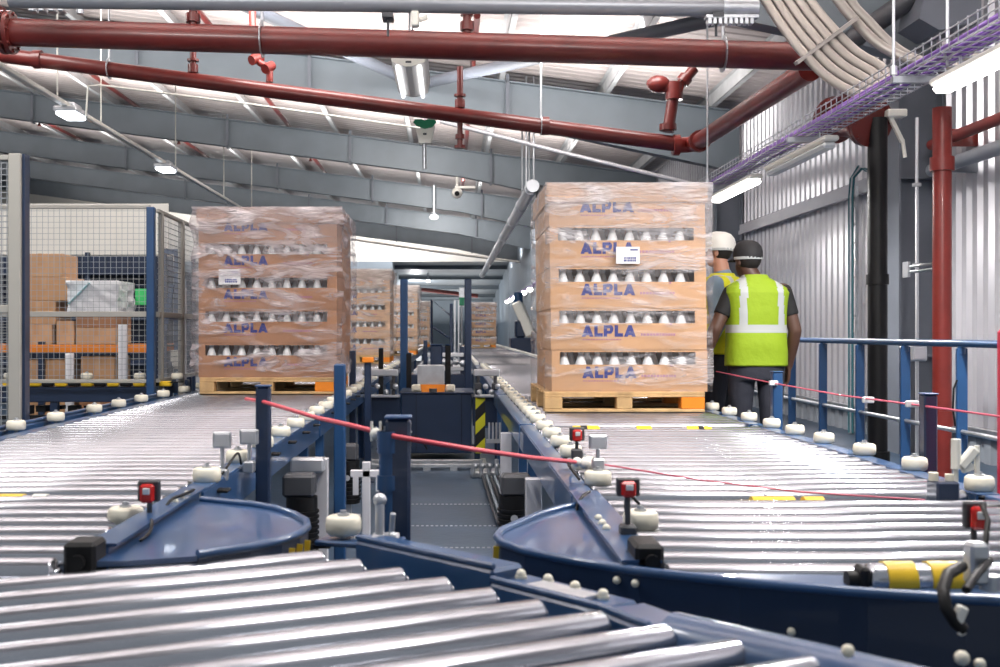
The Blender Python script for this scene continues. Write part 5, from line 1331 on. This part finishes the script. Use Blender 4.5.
    for z, rx, ry, cx, cy in rr2:
        for k in range(n):
            a = 2*PI*k/n; c_, s_ = math.cos(a), math.sin(a); w = 1 + .020*noise.noise(Vector((c_*2.2, s_*2.2, z*5)))
            vs.append((cx + w*rx*math.copysign(abs(c_)**(2/2.5), c_), cy + w*ry*math.copysign(abs(s_)**(2/2.5), s_), z))
    K = len(rr2); fs = [(i*n+k, i*n+(k+1) % n, (i+1)*n+(k+1) % n, (i+1)*n+k) for i in range(K-1) for k in range(n)]
    # inner hem
    o = len(vs); vs += [(x*.95, y*.93, z+.004) for x, y, z in vs[:n]]; fs += [(k, o+k, o+(k+1) % n, (k+1) % n) for k in range(n)]
    m.add(vs, fs, True); zb = J['band']
    for i, f in enumerate(fs):
        c = sum((Vector(vs[q]) for q in f), Vector())/len(f)
        if abs(c.z - zb) < .026: m.mi[i] = 1
        elif c.z > zb and (abs(c.x + .118 - .02*(c.z-zb)) < .023 or abs(c.x - .138 + .03*(c.z-zb)) < .023): m.mi[i] = 1
    put('vest', m.mesh('vest', []), vestmt, t, B4, [M[vestmt], M['stripe']])
    # trousers, shoes
    m = MB(); loft(m, interp([(zh-.09, .165, .115, 0, -.005), (zh, .178, .125, 0, -.005), (zh+.10, .172, .118, 0, 0)], 3), 24)
    for s in 'LR':
        hp, kn, an = Vector(J['hip'+s]), Vector(J['kn'+s]), Vector(J['an'+s]); caps(m, hp, kn, .096, .070); caps(m, kn, an + Vector((0, 0, .02)), .070, .058)
    put('trousers', bake(m, .010, 4), 'trousers', t, B4)
    for s in 'LR':
        an = Vector(J['an'+s]); m = MB(); caps(m, an + Vector((0, -.03, -.035)), an + Vector((0, .16, -.048)), .046, .036); m.box(an.x-.05, an.x+.05, an.y-.085, an.y+.20, an.z-.092, an.z-.062, .012)
        put('shoe', bake(m, .009, 3), 'shoe', t, B4)
    return t
J1 = dict(head=(-.055, .02, 1.603), neck=(-.012, -.005, 1.47), shL=(-.165, 0, 1.385), shR=(.180, 0, 1.395), elL=(-.278, -.03, 1.15), wrL=(-.318, .05, .975),
          elR=(.250, -.03, 1.14), wrR=(.235, .06, .90), hipL=(-.095, 0, .90), hipR=(.095, 0, .90), knL=(-.10, .03, .50), knR=(.10, .0, .50), anL=(-.11, -.02, .092), anR=(.10, .06, .092), hem=.905, band=1.155, nk=.120)
man('person in yellow green vest and black cap walking away beside the tall load', (2.037, 7.32, 0), 0.0, J1, 'skin_dark', .45, 'vest', 'tee', .62, 'cap', .94)
J2 = dict(head=(.0, .03, 1.712), neck=(0, 0, 1.55), shL=(-.180, -.01, 1.465), shR=(.180, 0, 1.465), elL=(-.235, -.05, 1.19), wrL=(-.235, .06, .95),
          elR=(.245, -.02, 1.19), wrR=(.24, .09, .95), hipL=(-.095, 0, .95), hipR=(.095, 0, .95), knL=(-.10, .03, .52), knR=(.10, .02, .52), anL=(-.11, 0, .092), anR=(.11, .0, .092), hem=.97, band=1.22, nk=.092)
man('person in yellow vest, blue grey shirt and white cap, partly hidden behind the tall load', (1.985, 8.02, 0), 1.0, J2, 'skin_light', .05, 'vest_y', 'shirt', 1.8, 'helmet', 1.04)

# ================================================================== LIGHT AND CAMERA
def area(name, loc, sx, sy, power, col=(1, .97, .94), rot=(0, 0, 0)):
    l = bpy.data.lights.new(name, 'AREA'); l.shape = 'RECTANGLE'; l.size = sx; l.size_y = sy; l.energy = power; l.color = col
    o = bpy.data.objects.new(name, l); COL.objects.link(o); o.location = loc; o.rotation_euler = rot; return o
for yc in (5.1, 10.1): area('tube_light', (XT, yc, 2.39), .09, 1.4, 95)
area('fill_area', (-7.5, 12.6, 5.7), 4.5, 1.6, 260)  # added fill above the left racks, no lamp body
area('fill_area', (-1.6, 13.6, 5.32), 2.4, .6, 90, rot=(.85, 0, 0)); area('fill_area', (1.8, 13.6, 4.88), 2.0, .6, 60, rot=(.85, 0, 0))  # added fills that brighten rafters and the second left load
area('fill_area', (-3.4, 3.0, 4.6), 1.6, .8, 150, rot=(.8, 0, 0)); area('fill_area', (1.5, 2.6, 4.4), 1.6, .8, 150, rot=(.7, 0, 0))  # added fills that brighten the fronts of the loads
# added up-facing lights without fixtures, brightening roof, rafters and rollers
def strip(y, x0, x1, drop, power, width=.25, tilt=0.):
    """added unseen strip of light facing the roof, following its slope"""
    l = bpy.data.lights.new('roof_fill', 'AREA'); l.shape = 'RECTANGLE'; l.size = x1 - x0; l.size_y = width; l.energy = power; l.color = (1, .965, .93)
    o = bpy.data.objects.new('roof_fill', l); COL.objects.link(o)
    s = math.atan(.13); X = Vector((math.cos(s), 0, -math.sin(s))); Z = Vector((-math.sin(s), 0, -math.cos(s))); Z = (Z*math.cos(tilt) + Vector((0, -1, 0))*math.sin(tilt)).normalized(); Yv = Z.cross(X); xc = (x0+x1)/2
    o.matrix_world = Matrix(((X.x, Yv.x, Z.x, xc), (X.y, Yv.y, Z.y, y), (X.z, Yv.z, Z.z, zrt(xc) - drop), (0, 0, 0, 1)))
for y, pw in ((4.6, 390), (8.4, 500)): strip(y, -9, 4.0, .55, pw)
strip(15.6, -8.5, 3.4, 1.0, 330)
for Y in FR[1:]: strip(Y + 4.6, -16, 2.8, .80, 380)
for x, y, p in ((-1, 20.5, 150), (-.5, 28, 170), (-.5, 35, 200)): area('fill_area', (x, y, zrt(x) - .01), 1.6, .6, p, rot=(.55, 0, 0))  # added fills hidden behind the rafters, brightening the far loads
for y in (56, 60.5, 65.5, 70): area('annex_fill', (0, y, 1.6), 4.5, .6, 75, rot=(PI, 0, 0))  # added up-facing fills that brighten the low annex ceiling
l = bpy.data.lights.new('hall_fill', 'POINT'); l.energy = 200; l.shadow_soft_size = .15; o = bpy.data.objects.new('hall_fill', l); COL.objects.link(o); o.location = (-1.9, 60, 3.3)  # added point fill inside the annex, without a fixture
for x in (-10, -6, -2):
    l = bpy.data.lights.new('hall_fill', 'POINT'); l.energy = 240; l.shadow_soft_size = .12; o = bpy.data.objects.new('hall_fill', l); COL.objects.link(o); o.location = (x, 49.5, zrt(x) - .3)  # added point fills near the end wall, without fixtures
w = bpy.data.worlds.new('World'); bpy.context.scene.world = w; w.use_nodes = True
bg = w.node_tree.nodes['Background']; bg.inputs[0].default_value = (.86, .92, 1.0, 1); bg.inputs[1].default_value = .32
cam = bpy.data.cameras.new('Camera'); co = bpy.data.objects.new('Camera', cam); COL.objects.link(co)
co.location = (0, 0, CAMZ); co.rotation_euler = (PI/2, 0, 0)
cam.sensor_width = 36; cam.lens = 36*F/1000; cam.shift_x = .05; cam.shift_y = -.0015; cam.clip_end = 200; cam.clip_start = .05
cam.dof.use_dof = True; cam.dof.focus_distance = 7.2; cam.dof.aperture_fstop = 5.6
sc = bpy.context.scene; sc.camera = co
sc.view_settings.view_transform = 'Standard'; sc.view_settings.look = 'None'; sc.view_settings.gamma = 1; sc.view_settings.exposure = .26; sc.view_settings.use_curve_mapping = False
sc.cycles.use_denoising = True
sc.cycles.max_bounces = 8; sc.cycles.transparent_max_bounces = 16; sc.cycles.caustics_reflective = False; sc.cycles.caustics_refractive = False
sc.cycles.sample_clamp_indirect = 6
